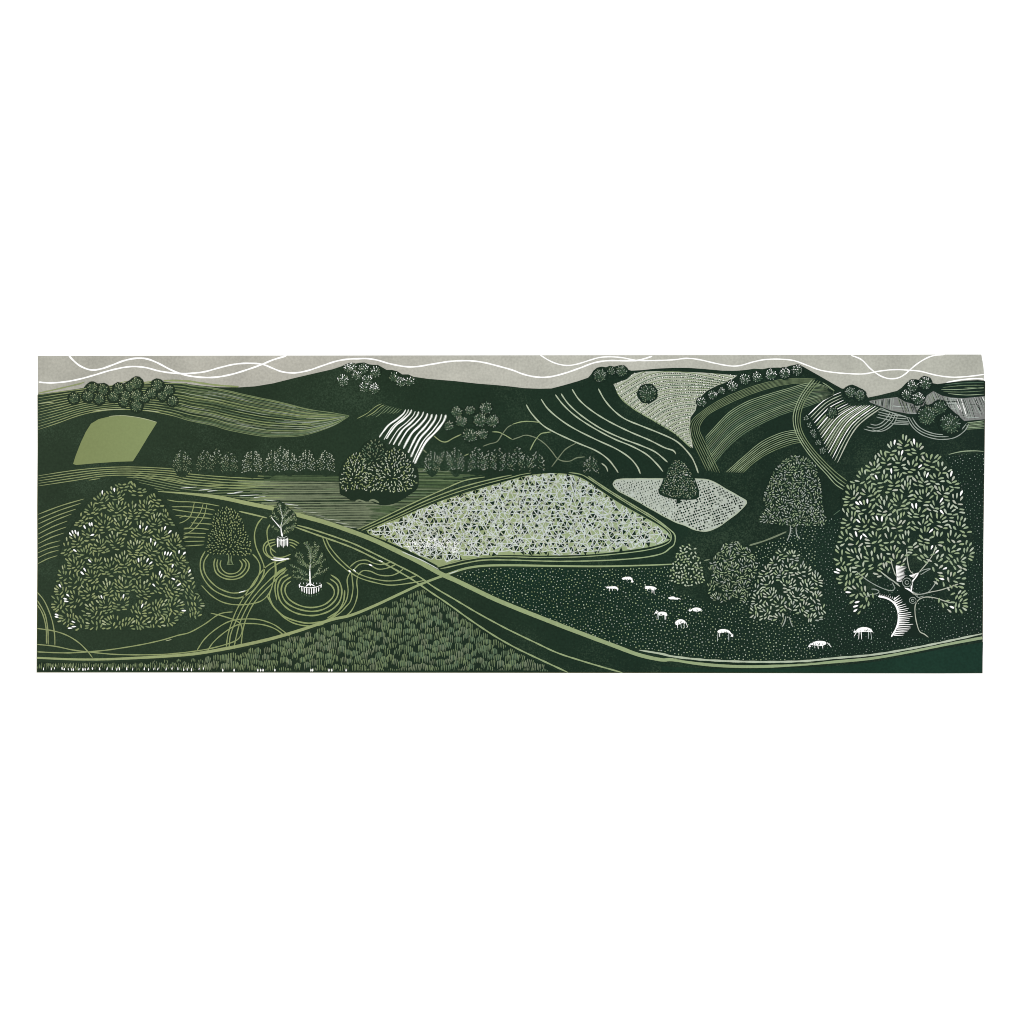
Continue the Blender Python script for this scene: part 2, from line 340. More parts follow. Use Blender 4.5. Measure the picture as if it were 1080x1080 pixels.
for (r, c), p in V.items():
    for tri in (((r, c), (r, c + 1), (r + 1, c + (r % 2))), ((r, c), (r + 1, c - 1 + (r % 2)), (r + 1, c + (r % 2)))):
        if not all(t in V for t in tri): continue
        P = [V[t] for t in tri]; cx = sum(a[0] for a in P) / 3; cy = sum(a[1] for a in P) / 3
        fx = (cx - x0) / (x1 - x0)
        if not shrink_in(cx, cy, MFs, 1.2): continue
        u = R()
        if u < (.6 if fx < .3 else .46):
            sc = U(.6, .92); k.raw([(cx + (a[0] - cx) * sc, cy + (a[1] - cy) * sc) for a in P], 'deep')
        elif u < .82:
            k.raw([(cx + (a[0] - cx) * .6, cy + (a[1] - cy) * .6) for a in P], 'road')
k.tier = 2
for _ in range(230):     # bright corner beside the road
    a = U(0, 1); x, y = T('C2 %f,%f' % (375 + 345 * a, 790 + U(-42, 30) - 60 * math.sin(a * 3.1) * .6))[0]
    if inside(x, y, MFs): b = U(0, 6.28); k.line([(x, y), (x + 1.8 * math.cos(b), y + 1.8 * math.sin(b))], .6, 'cut', smooth=False, clip=MFs, taper=.6)
k.tier = 3
for _ in range(40):
    x, y = T('C2 %f,%f' % (U(400, 740), U(740, 830)))[0]
    if inside(x, y, MFs): k.dot(x, y, .5, 'deep')
mf = k.build('mosaic_field', ROOT, 'large pale field cut into a net of white lines and dark chips')
obj_lines('field_border', 'parallel pale green lines bordering the large pale field', 'track', [
 ('C2 45,658 200,585 400,488 600,398 760,330 900,305', 1.1, 'line', dict(taper=10)),
 ('C2 72,664 300,560 500,466 700,388 850,343 1000,308 1080,292', 1.1, 'line', dict(taper=8)), ('C2 100,668 300,580 500,488 700,412 900,352 1080,306 D2 60,290 130,278', .8, 'line', dict(taper=8)),
 ('D2 380,275 460,288 520,320 640,400 800,500 950,590 1040,655 1066,700 1050,745 960,782 800,810 500,838 200,845 0,840 C2 900,842 760,862 640,892 575,910', 1.0, 'line', dict(taper=6)),
 ('D2 510,300 640,388 800,487 950,577 1060,660 E2 8,690 14,720 4,760 D2 1060,780 1000,820 850,848 600,865 300,870 0,862 C2 900,862 780,880 650,910 600,920', 1.25, 'line', dict(taper=6)),
 ])

# ------------------------------------------------------------------ dotted sheep meadow
MEAD = T('C3 700,392 800,362 900,348 1080,345 D3 300,348 600,350 900,345 1080,335 E3 0,500 300,600 500,560 560,200 620,180 760,130 880,60 1000,20 1080,0 F2 0,540 60,470 300,450 760,160 1000,150 1000,400 F3 990,700 990,770 750,825 500,870 250,912 0,932 E3 1080,938 700,960 450,958 200,945 0,922 D3 1000,900 850,880 700,850 500,780 350,722 200,660 50,590 C3 1060,570 950,520 800,440')
k = Ink(LAYER['field'])
k.poly(MEAD, 'teal')
for x, y in scatter(MEAD, 2.75, 10):
    if inside(x, y, T('E1 900,600 E2 1000,600 F2 100,560 F2 760,140 F1 700,700')): continue
    right = x > 860
    k.dot(x, y, U(.3, .62) if right else U(.32, .82), random.choice(['silver', 'dim', 'dim'] if right else ['line', 'pale', 'silver', 'stone', 'line']), 5)
k.poly(T('D3 1000,1000 E3 0,1006 200,1016 400,1020 700,1018 F3 0,1000 250,975 500,930 750,880 995,840 990,1045 500,1046 E3 500,1045 0,1044 D3 1000,1043'), 'teal2')
meadow = k.build('dotted_meadow', ROOT, 'dark meadow pricked with tiny pale dots where the sheep graze')

# ------------------------------------------------------------------ roads and long tracks
def wide(name, label, s, ws, m, lay='track'):
    k = Ink(LAYER[lay]); p = spl(T(s)); n = len(p)
    def width(i):
        f = i / (n - 1) * (len(ws) - 1); j = min(int(f), len(ws) - 2); return ws[j] + (ws[j + 1] - ws[j]) * (f - j)
    p = [q for q in p if inside(q[0], q[1], PLATE)]; n = len(p)
    b = len(k.v); mi = k._m(m); CNT[1] += 1; zz = k.z + (CNT[1] % 9) * .0014
    for i, (x, y) in enumerate(p):
        x0, y0 = p[max(0, i - 1)]; x1, y1 = p[min(n - 1, i + 1)]; dx, dy = x1 - x0, y1 - y0; d = math.hypot(dx, dy) or 1; h = width(i) / 2 * U(.96, 1.04)
        k.v += [(x - dy / d * h, y + dx / d * h, zz), (x + dy / d * h, y - dx / d * h, zz)]
    for i in range(n - 1): k.f.append((b + 2 * i, b + 2 * i + 1, b + 2 * i + 3, b + 2 * i + 2)); k.m.append(mi)
    return k, name, label
k, n_, l_ = wide('road', 'broad pale green road sweeping from the left to the lower right', 'A2 868,402 B2 0,418 200,442 400,484 560,517 700,553 900,607 1080,668 C2 150,726 300,796 450,870 600,952 C3 700,425 800,473 950,545 D3 0,600 150,660 350,738 500,795 700,870 850,925 1000,958 E3 0,958 200,988 400,1002 600,1003 800,993 F3 0,972 250,948 500,905 750,855 996,810', [.5, 4.0, 4.2, 4.6, 5.0, 4.8, 4.6, 4.4, 4.2, 3.4, 3.0, 3.0, 3.0, 2.8, 3.0], 'road')
k.tier = 1
k.line(T('D3 850,893 1000,918 E3 0,936 200,958 450,970 700,972 900,965 F3 0,947 250,925 500,885 750,835 996,782'), 2.0, 'pale', taper=16)
k.tier = 2
k.line(T('E3 0,950 200,975 450,986 700,988 900,980 F3 0,960 250,937 500,895 750,845 996,797'), .8, 'deep', taper=16)
k.line(T('C2 340,805 480,865 590,925'), .9, 'blue', taper=8); k.build(n_, ROOT, l_)
k, n_, l_ = wide('lane', 'narrow pale green lane rising from the lower left to the sheep meadow', 'A3 58,945 300,955 500,955 700,947 900,936 B3 0,922 150,900 350,862 550,816 750,757 950,690 C3 0,660 150,600 300,530 450,460 550,420 640,388 720,360 800,340 900,328 D3 0,325 300,330 600,332 900,325 1070,318', [2.0, 2.2, 2.6, 3.0, 3.4, 3.2, 2.9, 2.8, 2.5, 2.2, 2.2, 1.9, 1.6, 1.2], 'road')
k.line(T('C3 660,382 720,360'), 1.0, 'blue', taper=4); k.build(n_, ROOT, l_)
obj_lines('double_track', 'pair of thin parallel lines running beside the broad road', 'track', [
 ('B2 720,628 850,665 1080,745 C2 150,815 300,890 450,968 560,1045 C3 700,556 850,645 1000,727 D3 0,768 150,840 300,910 450,960 600,1005 760,1050', 1.5, 'road', dict(taper=6)),
 ('B2 700,638 850,692 1080,775 C2 200,872 400,985 540,1080 C3 650,582 800,690 950,790 D3 0,865 100,915 250,985 390,1050', 1.6, 'road', dict(taper=6)),
 ('B2 330,535 430,558 520,580', 1.5, 'road', dict(taper=3))])

# ------------------------------------------------------------------ parkland: circling mower lines
L_ = 1.15
tr = lambda *a: [(s, L_, 'line', dict(taper=2.5)) for s in a]
obj_lines('park_tracks', 'looping pale green lines drawn over the dark parkland', 'hatch', tr(
 'A3 58,905 250,912 400,905 550,890 750,858 900,825 1000,795 B3 0,775 100,720 200,652 290,637', 'A3 58,855 180,868 300,893 400,905 550,920 700,925 900,922 B3 0,905 150,880 300,835 345,790 350,740 320,700 220,665 140,645',
 'A3 58,748 170,765 260,795 340,845 400,905 430,945', 'A3 60,505 110,570 155,680 175,780 178,862', 'A3 60,560 110,650 130,750 133,857', 'A3 60,590 95,650 118,740 122,852',
 'B3 50,895 100,820 180,750 270,700 370,685 470,690 560,720 620,760 672,800', 'B3 120,900 160,840 240,770 320,725 400,715 500,725 580,755 642,803',
 'B3 245,875 260,780 300,660 350,560 410,470 460,395 520,330 590,295 680,282', 'B3 265,880 275,790 315,690 365,590 430,495 480,430 530,360 600,310 650,290',
 'B3 300,865 318,780 345,690 400,580 470,490 540,420 590,375 645,338', 'B3 345,860 358,760 380,680 430,580 490,510 560,440 610,390 655,352',
 'B3 890,135 920,210 970,280 1040,345 1080,375 C3 60,410 150,438 260,458 380,447 500,425', 'B3 912,138 940,200 1000,275 1075,345 C3 60,385 150,415 250,430 350,420 440,395',
 'C3 -5,335 40,300 100,290 150,310 200,320 250,310 275,298', 'C3 15,362 60,318 120,320 180,350 240,345 305,318', 'C3 48,392 80,362 130,365 190,390 260,395 310,380 352,350', 'C3 5,370 10,420 15,480 0,560 B3 1050,600 1000,650 920,695',
 'C3 48,392 40,440 46,510 30,580 0,635 B3 1040,670', 'B3 1078,370 1056,420 1062,500 1046,570 1000,628 920,680', 'B2 570,870 575,940 560,1010', 'B3 575,300 580,370 560,440 540,500 500,550 440,578 330,590 230,575 150,530 80,460'))
obj_lines('park_hatching', 'fan of straight pale lines beside the large left-hand tree', 'hatch',
 [('A2 62,%d %d,%d %d,%d' % (a, (62 + x) / 2, (a + y) / 2 - 6, x, y), 1.0, 'line', dict(taper=8)) for a, x, y in ((557, 375, 452), (590, 350, 482), (622, 320, 520), (656, 290, 553), (690, 262, 600), (722, 255, 640), (755, 240, 680), (785, 215, 732), (815, 210, 765), (848, 205, 795), (888, 195, 832))])
obj_lines('park_hatching', 'crossed grid of pale lines between the large tree and the small round-leafed tree', 'hatch', [(s, .95, 'line', dict(taper=4)) for s in (
 'A2 930,458 1000,470 B2 0,472 100,482 200,500', 'A2 960,505 B2 0,505 100,515 170,528', 'A2 965,522 1080,540 B2 80,548 155,556', 'A2 985,562 1080,572 B2 145,583', 'B2 10,612 155,622', 'B2 -40,648 60,650 130,657', 'B2 -40,680 110,684', 'B2 -40,706 105,710', 'B2 -35,738 102,735', 'B2 -30,768 97,760',
 'B2 32,478 20,530 0,575 A2 1040,605 1010,615', 'B2 92,483 70,545 30,605 0,645 A2 1040,655', 'B2 117,487 95,570 50,635 0,675 A2 1040,690', 'A2 1010,580 1060,560', 'A2 1025,720 1080,705')])
ring = lambda n, l, *a: obj_lines(n, l, 'hatch', [(s, w, 'line', dict(taper=2.5)) for w, s in a])
ring('mown_rings', 'open rings of pale line round the small round-leafed tree', (1.2, 'B3 212,290 205,320 220,355 250,378 285,382 320,372 345,345 352,315 332,288'), (1.3, 'B3 190,285 183,320 197,365 240,395 290,402 335,387 370,350 378,310 352,282'), (1.3, 'B3 172,278 163,320 178,375 225,410 290,420 350,402 392,357 398,312 370,278'),
 (1.3, 'B3 105,230 75,290 75,360 105,430 160,490 240,530 320,545 380,525 440,480 490,400 500,340 480,280 445,200 435,120 455,50 490,5'), (1.3, 'B3 128,250 98,300 98,360 130,420 190,475 270,508 330,508 390,490 440,440 470,370 470,320 450,280 422,250'))
ring('mown_rings', 'open rings of pale line round the fenced tree lower on the slope', (1.4, 'B3 680,432 650,455 640,500 670,555 740,595 820,608 900,590 955,545 970,500 950,460 918,440'), (1.5, 'B3 682,402 630,440 615,500 645,570 720,615 820,634 910,614 975,560 997,500 985,450 940,415'), (1.5, 'B3 662,387 610,420 590,490 615,575 700,640 820,662 930,635 1000,575 1020,500 1000,430 945,388'),
 (1.3, 'B3 640,372 590,410 572,480 585,560'), (1.5, 'B3 545,490 535,540 570,610 640,670 740,705 820,712 920,692 990,640 1030,570 1040,490'), (1.3, 'B3 520,530 560,600 640,680 720,720 820,732 900,718'), (2.6, 'B3 645,345 600,372 565,410'))
ring('mown_rings', 'open rings of pale line round the fenced tree beside the road', (1.3, 'B3 545,45 520,90 525,160 545,210 580,240'), (1.3, 'B3 575,150 520,165 495,200 500,240 540,275 600,292 670,278'), (1.2, 'B3 575,168 525,185 510,215 525,255 570,288'), (1.2, 'B3 580,185 545,200 545,240 570,268 620,272 680,250'), (1.3, 'B3 660,150 700,160 735,180'), (1.3, 'B3 665,170 695,178 722,194'), (1.2, 'B3 670,188 690,196 710,212'))
for it in [('B3 545,285 600,292 668,278', 1.3, 'cut'), ('B3 560,275 620,280 665,285', .8, 'cut'), ('C3 120,318 145,330', 1.4, 'cut'), ('C3 185,290 215,302', 1.0, 'cut'), ('C3 15,352 35,368', 1.3, 'cut'), ('B3 1065,358 1080,372', 1.5, 'cut'), ('B3 330,508 375,495', .9, 'cut'), ('B3 925,830 940,820', .6, 'pale'), ('A3 920,832 960,822', .8, 'pale')]: obj_lines('track_pale_stroke', None, 'shade', [it])  # short bare-paper and pale ink strokes printed over the tracks

# ------------------------------------------------------------------ grass field at the bottom
GF = T('A3 62,972 300,980 700,968 900,955 B3 0,942 150,925 350,888 550,845 750,782 950,715 C3 0,685 150,628 300,558 430,500 480,480 560,530 650,598 800,708 950,800 D3 0,885 100,935 250,1005 320,1040 0,1034 C3 0,1034 B3 0,1034 A3 62,1034')
k = Ink(LAYER['field']); k.poly(GF, 'deep')
GS = [(x, y * 1.0) for x, y in GF]
for x, yy in scatter(GF, 6.1, 40):
    big = x > 215; wd = U(4.6, 7.8) if big else U(3, 4.4); h0 = U(6.2, 9.0) if big else U(3, 4.4)
    if yy + h0 * .6 > 711: continue
    m = random.choice(['sage', 'sage', 'stone', 'grass'] if x < 430 else ['grass', 'sage', 'stone']); lean = U(-.1, .22); cnt = max(3, int(wd / 1.55) + 1); k.tier = 0
    if R() < .75 and yy + h0 < 708 and inside(x - wd / 2, yy - 1, GF) and inside(x + wd / 2, yy - 1, GF):
        k.raw([(x - wd * .46, yy + h0 * .05), (x - wd * .1, yy - h0 * .08), (x + wd * .44, yy + h0 * .05), (x + wd * (.42 - lean), yy + h0 * .55), (x + wd * (.1 - lean), yy + h0 * .72), (x - wd * (.3 + lean), yy + h0 * .6)], 'dusk' if R() < .4 else 'muted')
    k.tier = 1
    for i in range(cnt):
        t = i / (cnt - 1); xx = x - wd / 2 + wd * t + U(-.2, .2); top_ = yy + 1.2 * (2 * t - 1) ** 2 - U(0, 1.1); h = min(h0 * U(.7, 1.1), 708.3 - top_)
        if h > 1.2: k.line([(xx, top_), (xx - lean * h, top_ + h)], U(.85, 1.12), m if R() < .85 else 'sage', smooth=False, clip=GF, taper=1.0, w2=.42)
x = 42.0
while x < 262:
    k.line([(x, U(698.5, 700.5)), (x - U(-.3, .8), U(704, 706.5))], U(.5, .8), random.choice(['sage', 'grass', 'stone']), smooth=False, taper=1.0, w2=.35); x += U(1.5, 2.8)
k.tier = 2
x = 46
while x < 215:
    k.leaf(x + U(-.3, .6), U(703.2, 704.4), 1.57 + U(-.1, .3), U(2.6, 3.8), U(.8, 1.5), 'cut')
    if R() < .6: k.leaf(x + U(1, 1.8), U(700, 702), 1.57 + U(-.1, .3), U(3, 4), .8, 'pale')
    x += random.choice([2.6, 3.8, 5.2, 7.8]) * (1 if x < 130 else 1.6)
for x in (272, 275, 277.5, 328, 329.8, 347, 350, 365, 290, 235, 247): k.leaf(x, 705, 1.57, 3.2, 1.4, 'cut')
gf = k.build('grass_field', ROOT, 'triangular dark field filled with tufts of short upright grass strokes')

# ------------------------------------------------------------------ middle hill
st_t = [(368, 425), (388, 424), (408, 426), (432, 436), (456, 438), (488, 440), (515, 450), (545, 455), (575, 458), (610, 455), (638, 460)]
st_b = [(190, 612), (222, 628), (238, 622), (255, 658), (284, 662), (318, 668), (352, 688), (384, 716), (402, 745), (416, 780), (428, 788)]
k = Ink(LAYER['field'])
for i, ((a, b), (c, d)) in enumerate(zip(st_t, st_b)):
    k.tier = 0
    h = d - b; w = a - c
    p = T('C1 %f,%f %f,%f %f,%f %f,%f %f,%f %f,%f' % (a, b, a - w * .08, b + h * .14, a - w * .32, b + h * .34, a - w * .62, b + h * .54, a - w * .82, b + h * .76, c, d))
    k.line(p, (2.0, 1.4, 2.1, 1.3, 2.2, 1.9, 2.5, 2.3, 2.4, 1.6, 2.6)[i], 'silver', taper=1.6); k.tier = 1; k.line(p, (1.3, .7, 1.3, .6, 1.3, 1.1, 1.6, 1.4, 1.5, .9, 1.7)[i], 'cut', taper=14)
k.build('white_striped_field', ROOT, 'bold white wavy stripes on the middle hillside')
obj_lines('hill_lines', 'faint curving lines just left of the bold white stripes', 'field', [('C1 %d,%d %d,%d %d,%d %d,%d' % (a, b, a - w * .25, b + h * .2, a - w * .6, b + h * .65, a - w, b + h), U(.6, .9), 'line' if i < 2 else 'grass', dict(taper=4)) for i, (a, b, w, h) in enumerate(((208, 386, 165, 100), (225, 393, 120, 80), (240, 398, 100, 70), (256, 402, 90, 75), (272, 405, 60, 48), (290, 410, 50, 42), (308, 414, 48, 40), (326, 418, 46, 36), (342, 422, 40, 30)))])
hl = ['D1 95,392 130,450 200,525 280,575 430,645 560,700 640,755 690,815 712,850', 'D1 195,355 240,420 320,490 420,555 560,625 700,690 790,750 840,810 860,857', 'D1 290,325 340,390 420,465 540,545 680,620 800,670 900,725 970,790 1012,842', 'D1 328,318 380,390 470,470 600,555 740,620 860,665 960,710 1042,778', 'D1 402,288 450,360 530,430 640,500 780,570 920,630 1020,680 E1 0,700 18,725', 'D1 578,285 620,360 680,430 760,490 880,540 980,580 E1 0,625 60,670 120,740 150,800 168,852', 'D1 600,785 630,810 642,842']
obj_lines('hill_lines', 'long pale curves flowing down the dark middle hill', 'field', [(s, 1.35, 'pale', dict(taper=3)) for s in hl] + [(s, 1.0, 'stone' if i % 2 else 'line', dict(taper=3)) for i, s in enumerate((
 'D1 0,525 60,508 120,505 190,512', 'D1 0,628 50,610 95,597 160,615 220,655 270,710 300,750 340,770 390,770 430,750 490,742', 'D1 120,700 150,640 190,590 230,580 262,575', 'D1 265,810 310,750 360,690 430,650', 'C1 945,575 1000,580 1080,625', 'C1 885,672 930,655 980,640 1015,590 1050,545 1080,528', 'C1 555,600 600,635 640,642 690,615 740,592', 'C1 480,690 515,722', 'C1 760,735 790,722'))])

# ------------------------------------------------------------------ pale fields on the right
F1_ = spl(T('D2 675,350 690,330 730,320 870,317 1000,318 E2 60,316 150,318 250,330 350,385 430,430 488,466 480,495 430,545 350,605 290,645 220,668 150,660 80,630 0,600 D2 950,530 820,455 710,395'), 2, True)
k = Ink(LAYER['field']); k.poly(F1_, 'mist')
k.line(F1_ + F1_[:1], 1.1, 'pale', smooth=False)
for _ in range(520):
    x, y = U(640, 792), U(500, 566)
    if inside(x, y, F1_): a = random.choice([U(-.1, .25), U(.9, 1.2), U(-1.1, -.7)]); l = U(2, 5); k.line([(x, y), (x + l * math.cos(a), y + l * math.sin(a))], U(.5, .8), random.choice(['blue', 'silver', 'silver']), smooth=False, clip=F1_, taper=.8)
k.tier = 1
for r in range(44):
    for c in range(70):
        u_, v_ = (c - 25) * 2.75 + U(-.35, .35), (r - 20) * 2.9 + U(-.3, .3); x = 716 + u_ * .93 + v_ * .42; y = 530 - u_ * .30 + v_ * .9
        if shrink_in(x, y, F1_, 1.3) and R() < .84:
            if x < 712: a = U(1.0, 2.2); l = U(1.2, 2.2); k.line([(x, y), (x + l * math.cos(a), y + l * math.sin(a))], U(.8, 1.3), 'deep', smooth=False, taper=.6)
            else: k.dot(x, y, U(.75, 1.25) if y > 515 else U(.6, .95), 'deep', 5)
k.build('speckled_field', ROOT, 'pale leaf-shaped field dotted with rows of dark marks')

Lb = T('D1 680,255 700,300 740,360 830,430 950,500 1080,578 E1 60,628 120,682'); Rb = T('E1 428,198 380,235 300,262 225,300 165,360 150,430 115,480 112,540 120,600 132,684')
F2_ = T('D1 680,255 770,222 810,186 870,172 960,168 E1 0,170 200,178 350,190') + Rb + T('E1 60,628') + T('D1 1080,578 950,500 830,430 740,360 700,300')
k = Ink(LAYER['field']); k.poly(F2_, 'chalk'); k.line(T('D1 700,300 740,360 830,430 950,500 1080,578 E1 60,628 120,682'), 1.0, 'line')
NR = 23; A_ = resamp(Lb, NR); B_ = resamp(Rb, NR)
for i in range(NR + 1):
    (ax, ay), (bx, by) = A_[i], B_[i]; D = math.hypot(bx - ax, by - ay); bulge = .15 * D * (1 - i / 40)
    k.tier = 0
    p = [(ax, ay), (ax + (bx - ax) * .3, ay + (by - ay) * .3 - bulge * .9), (ax + (bx - ax) * .6, ay + (by - ay) * .6 - bulge * .8), (bx, by)]
    k.line(p, .8, 'sage' if i % 3 else 'dim', clip=F2_, taper=1)
    k.tier = 1
    for off in (1.5,):
        q_ = resamp(spl([(x + .3, y + off) for x, y in p]), int(D / 1.9) + 1)
        for q in q_:
            q = (q[0] + U(-.3, .3), q[1] + U(-.2, .2))
            if R() < .9 and shrink_in(q[0], q[1], F2_, .6): a = U(.5, 1.2); k.line([q, (q[0] - 1.3 * math.cos(a), q[1] + 1.0 * math.sin(a))], U(1.2, 1.8), 'deep', smooth=False, taper=.4)
    for q in resamp(spl(p), int(D / 4) + 1):
        if inside(q[0] + 1, q[1] + 1.4, F2_) and R() < .6: k.dot(q[0] + 1, q[1] + 1.2, .55, 'cut', 5)
k.build('speckled_field', ROOT, 'pale hillside field cut in rows of small dark marks near the hilltop')

def band(k, a, b, n, w, m, fill=None, taper=8, dark=None, jit=0):
    a, b = T(a), T(b)
    if fill: k.poly(between(a, b, 0) + between(a, b, 1)[::-1], fill)
    for i in range(n):
        k.tier = 0; c = between(a, b, i / (n - 1) if n > 1 else 0, 60); k.line(c, w * U(.85, 1.15), m if isinstance(m, str) else random.choice(m), smooth=False, taper=taper, w2=w * 1.3)
        k.tier = 1
        if dark and i < n - 1: k.line(between(a, b, (i + .5) / (n - 1), 60), dark, 'deep', smooth=False, taper=taper)
k = Ink(LAYER['field'])
band(k, 'E1 1075,300 1000,262 900,250 780,282 640,322 500,370 380,440 290,530 215,612', 'E1 1075,330 990,370 850,420 700,470 500,570 380,665 300,755 235,835', 15, .5, ['sage', 'stone', 'grass', 'sage', 'line'], 'muted', 6, .7)
k.build('curved_field', ROOT, 'broad sweep of fine green lines curving down the right hill')
k = Ink(LAYER['field'] + .04)
band(k, 'E1 955,220 820,218 700,228 560,262 420,312 300,368 190,440 125,500 108,560 122,620 170,720 225,835', 'E1 935,250 820,250 700,268 560,308 430,358 330,405 240,455 190,510 175,560 200,620 255,730 312,850', 6, .5, 'sage', None, 6, .6)
band(k, 'E1 845,562 760,572 680,598 580,650 450,760 355,845', 'E1 880,642 800,655 700,690 620,728 540,782 465,850', 8, .6, ['sage', 'line'], None, 5, .4)
k.build('curved_tracks', ROOT, 'bundles of fine parallel lines bending round the right hill')
k = Ink(LAYER['hatch'])
band(k, 'E1 932,222 860,320 815,420 803,500 825,590 880,685 950,775 1030,862 F1 5,925 60,962', 'E1 985,235 905,330 862,420 850,510 872,590 930,680 1000,760 F1 0,838 85,905', 4, .75, ['sage', 'line'], None, 4, .4)
k.line(T('E1 1000,245 1040,270 1080,300'), .8, 'line'); k.build('curved_tracks', ROOT, 'bundle of lines snaking down beside the white fan-striped field')

# fan striped field
up = T('E1 905,462 1000,392 F1 -5,348 48,310'); lo = T('F1 18,778 70,685 130,595 200,515 265,455 312,415')
Le = T('E1 905,462 930,492 960,540 985,600 1010,660 1045,730 F1 0,768 20,780'); Re = T('F1 45,308 50,330 60,360 90,385 120,400 180,398 230,395 275,400 312,414')
k = Ink(LAYER['field']); n = 17
FS = Le + Re[::-1] + T('E1 1000,385')
A_ = resamp(Le, n); B_ = resamp(Re, n)
k.poly(A_ + B_[::-1], 'dark')
for i in range(n + 1):
    f = i / n; (ax, ay), (bx, by) = A_[i], B_[i]; dx, dy = bx - ax, by - ay; bow = .09 + .0 * f
    bow = .07 + .03 * f; mid = (ax + dx * .55 + dy * bow, ay + dy * .55 - dx * bow)
    k.line([(ax, ay), mid, (bx, by)], U(.7, 1.25), ('cut', 'pale', 'chalk', 'cut', 'line')[i % 5], taper=6, w2=U(.5, .9) if i < 11 else U(.9, 1.3))
    if 3 < i < 15: k.line([(ax + dx * .03, ay + dy * .03 + 1.1), (mid[0] + .5, mid[1] + 1.5), (ax + dx * .8, ay + dy * .8 + 1.3)], .35, 'sage', taper=8)
k.build('white_striped_field', ROOT, 'fan of white stripes on the far right hill')
# far right fields
FR = T('F1 232,368 330,352 420,342 470,372 540,392 590,395 620,330 662,302 720,332 780,345 860,350 1007,336 1007,490 870,502 800,440 740,385 680,375 610,400 560,455 500,455 380,432 240,378')
k = Ink(LAYER['field']); k.poly(FR, 'grey')
for i in range(130):
    t = i / 130; x = 240 + 770 * t
    y = 345 + U(-5, 5); a = T('F1 %f,%f %f,%f' % (x, y - 40, x + (60 if x > 400 else -10) + U(-10, 10), y + U(80, 150)))
    k.line(a, U(.4, .8), random.choice(['silver', 'deep', 'deep', 'stone'] if x < 720 else ['silver', 'cut', 'deep', 'silver']), clip=FR, taper=3, smooth=False)
for i in range(42):
    x = U(240, 960); y = U(345, 480); k.line(T('F1 %f,%f %f,%f' % (x, y, x + U(60, 160), y + U(-6, 14))), .4, random.choice(['silver', 'deep', 'blue']), clip=FR, taper=4, smooth=False)
for s, m in (('F1 740,260 850,248 1003,244', 'dim'), ('F1 725,278 850,265 1003,262', 'grass'), ('F1 715,292 850,290 1003,278', 'line'), ('F1 730,305 860,308 1003,300', 'grass'), ('F1 760,318 880,328 1003,322', 'line'), ('F1 870,275 1000,285', 'grass')): k.line(T(s), .75, m, taper=9)
for j in range(6): k.line(T('F1 %d,%d 950,%d 1005,%d' % (890 - j * 3, 514 + j * 9, 508 + j * 9, 500 + j * 10)), .8, 'grass' if j % 2 else 'line', taper=4)
k.line(T('F1 765,726 850,707 930,702 1005,706'), 1.0, 'line', taper=9)
k.build('hatched_field', ROOT, 'far right fields scratched with fine grey and white hatching')
obj_lines('ring_lines', 'nested pale arcs below the far right hill', 'hatch', [(s, .9, 'silver', dict(taper=3)) for s in (
 'F1 195,555 265,570 330,552 385,505 408,455', 'F1 215,540 270,550 320,535 370,490 390,450', 'F1 240,522 280,530 320,512 352,478 372,445', 'F1 255,560 300,572 350,558 400,515 425,458',
 'F1 485,480 530,550 600,600 700,625 800,615 870,570 900,520', 'F1 500,478 545,545 610,585 700,607 790,598 850,560 885,518', 'F1 520,478 560,535 620,572 700,592 780,585 830,552', 'F1 290,440 380,462 480,470', 'F1 300,425 400,450 500,482', 'F1 310,415 420,462', 'F1 290,458 400,480 485,488', 'F1 280,475 380,500', 'F1 410,500 500,505', 'F1 380,520 500,528', 'F1 400,512 505,517')])
for it in [('E3 510,192 600,165 690,130 758,100', 1.6, 'stone'), ('E3 205,295 245,285', 1.4, 'stone'), ('F3 -8,-10 38,-45', .8, 'dim')]: obj_lines('hedge_line', None, 'hatch', [it])

# ------------------------------------------------------------------ trees
def tree_root(label):
    o = bpy.data.objects.new('printed_tree', None); return o
def blob(cx, cy, rx, ry, n=22, j=.06):
    return [(cx + rx * math.cos(k * 6.2832 / n) * (1 + U(-j, j)), cy + ry * math.sin(k * 6.2832 / n) * (1 + U(-j, j))) for k in range(n)]
def ball_clump(label, balls, mats, shade=1.35, tone='deep'):
    """bushes: each a dark round with flecks fanning from its centre; silhouette and flecks are sub-parts"""
    s = Ink(LAYER['shade'])
    f = Ink(LAYER['leaf'])
    for t, x, y, r in balls:
        (cx, cy), = T('%s %f,%f' % (t, x, y)); r *= K
        s.poly(blob(cx, cy + r * .05, r * (shade or 1.1), r * (shade or 1.1)), tone if shade else 'dark')
    for t, x, y, r in balls:
        (cx, cy), = T('%s %f,%f' % (t, x, y)); r *= K * .93
        f.poly(blob(cx, cy, r * .92, r * .92, 14), 'dusk')
        sx, sy = cx + r * .1, cy + r * .45; n = int(r * r * 1.25)
        pts = scatter(blob(cx, cy, r * .97, r * .97), 1.42 if r < 7 else 1.75, 14)
        for x1, y1 in pts:
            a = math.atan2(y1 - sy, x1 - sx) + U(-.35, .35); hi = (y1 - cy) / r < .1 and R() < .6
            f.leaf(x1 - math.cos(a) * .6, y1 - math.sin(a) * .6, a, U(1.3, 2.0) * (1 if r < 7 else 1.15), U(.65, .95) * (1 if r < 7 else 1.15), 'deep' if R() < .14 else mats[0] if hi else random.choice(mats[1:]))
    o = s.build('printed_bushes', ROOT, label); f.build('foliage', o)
b_ = lambda t, *a: [(t,) + q for q in a]
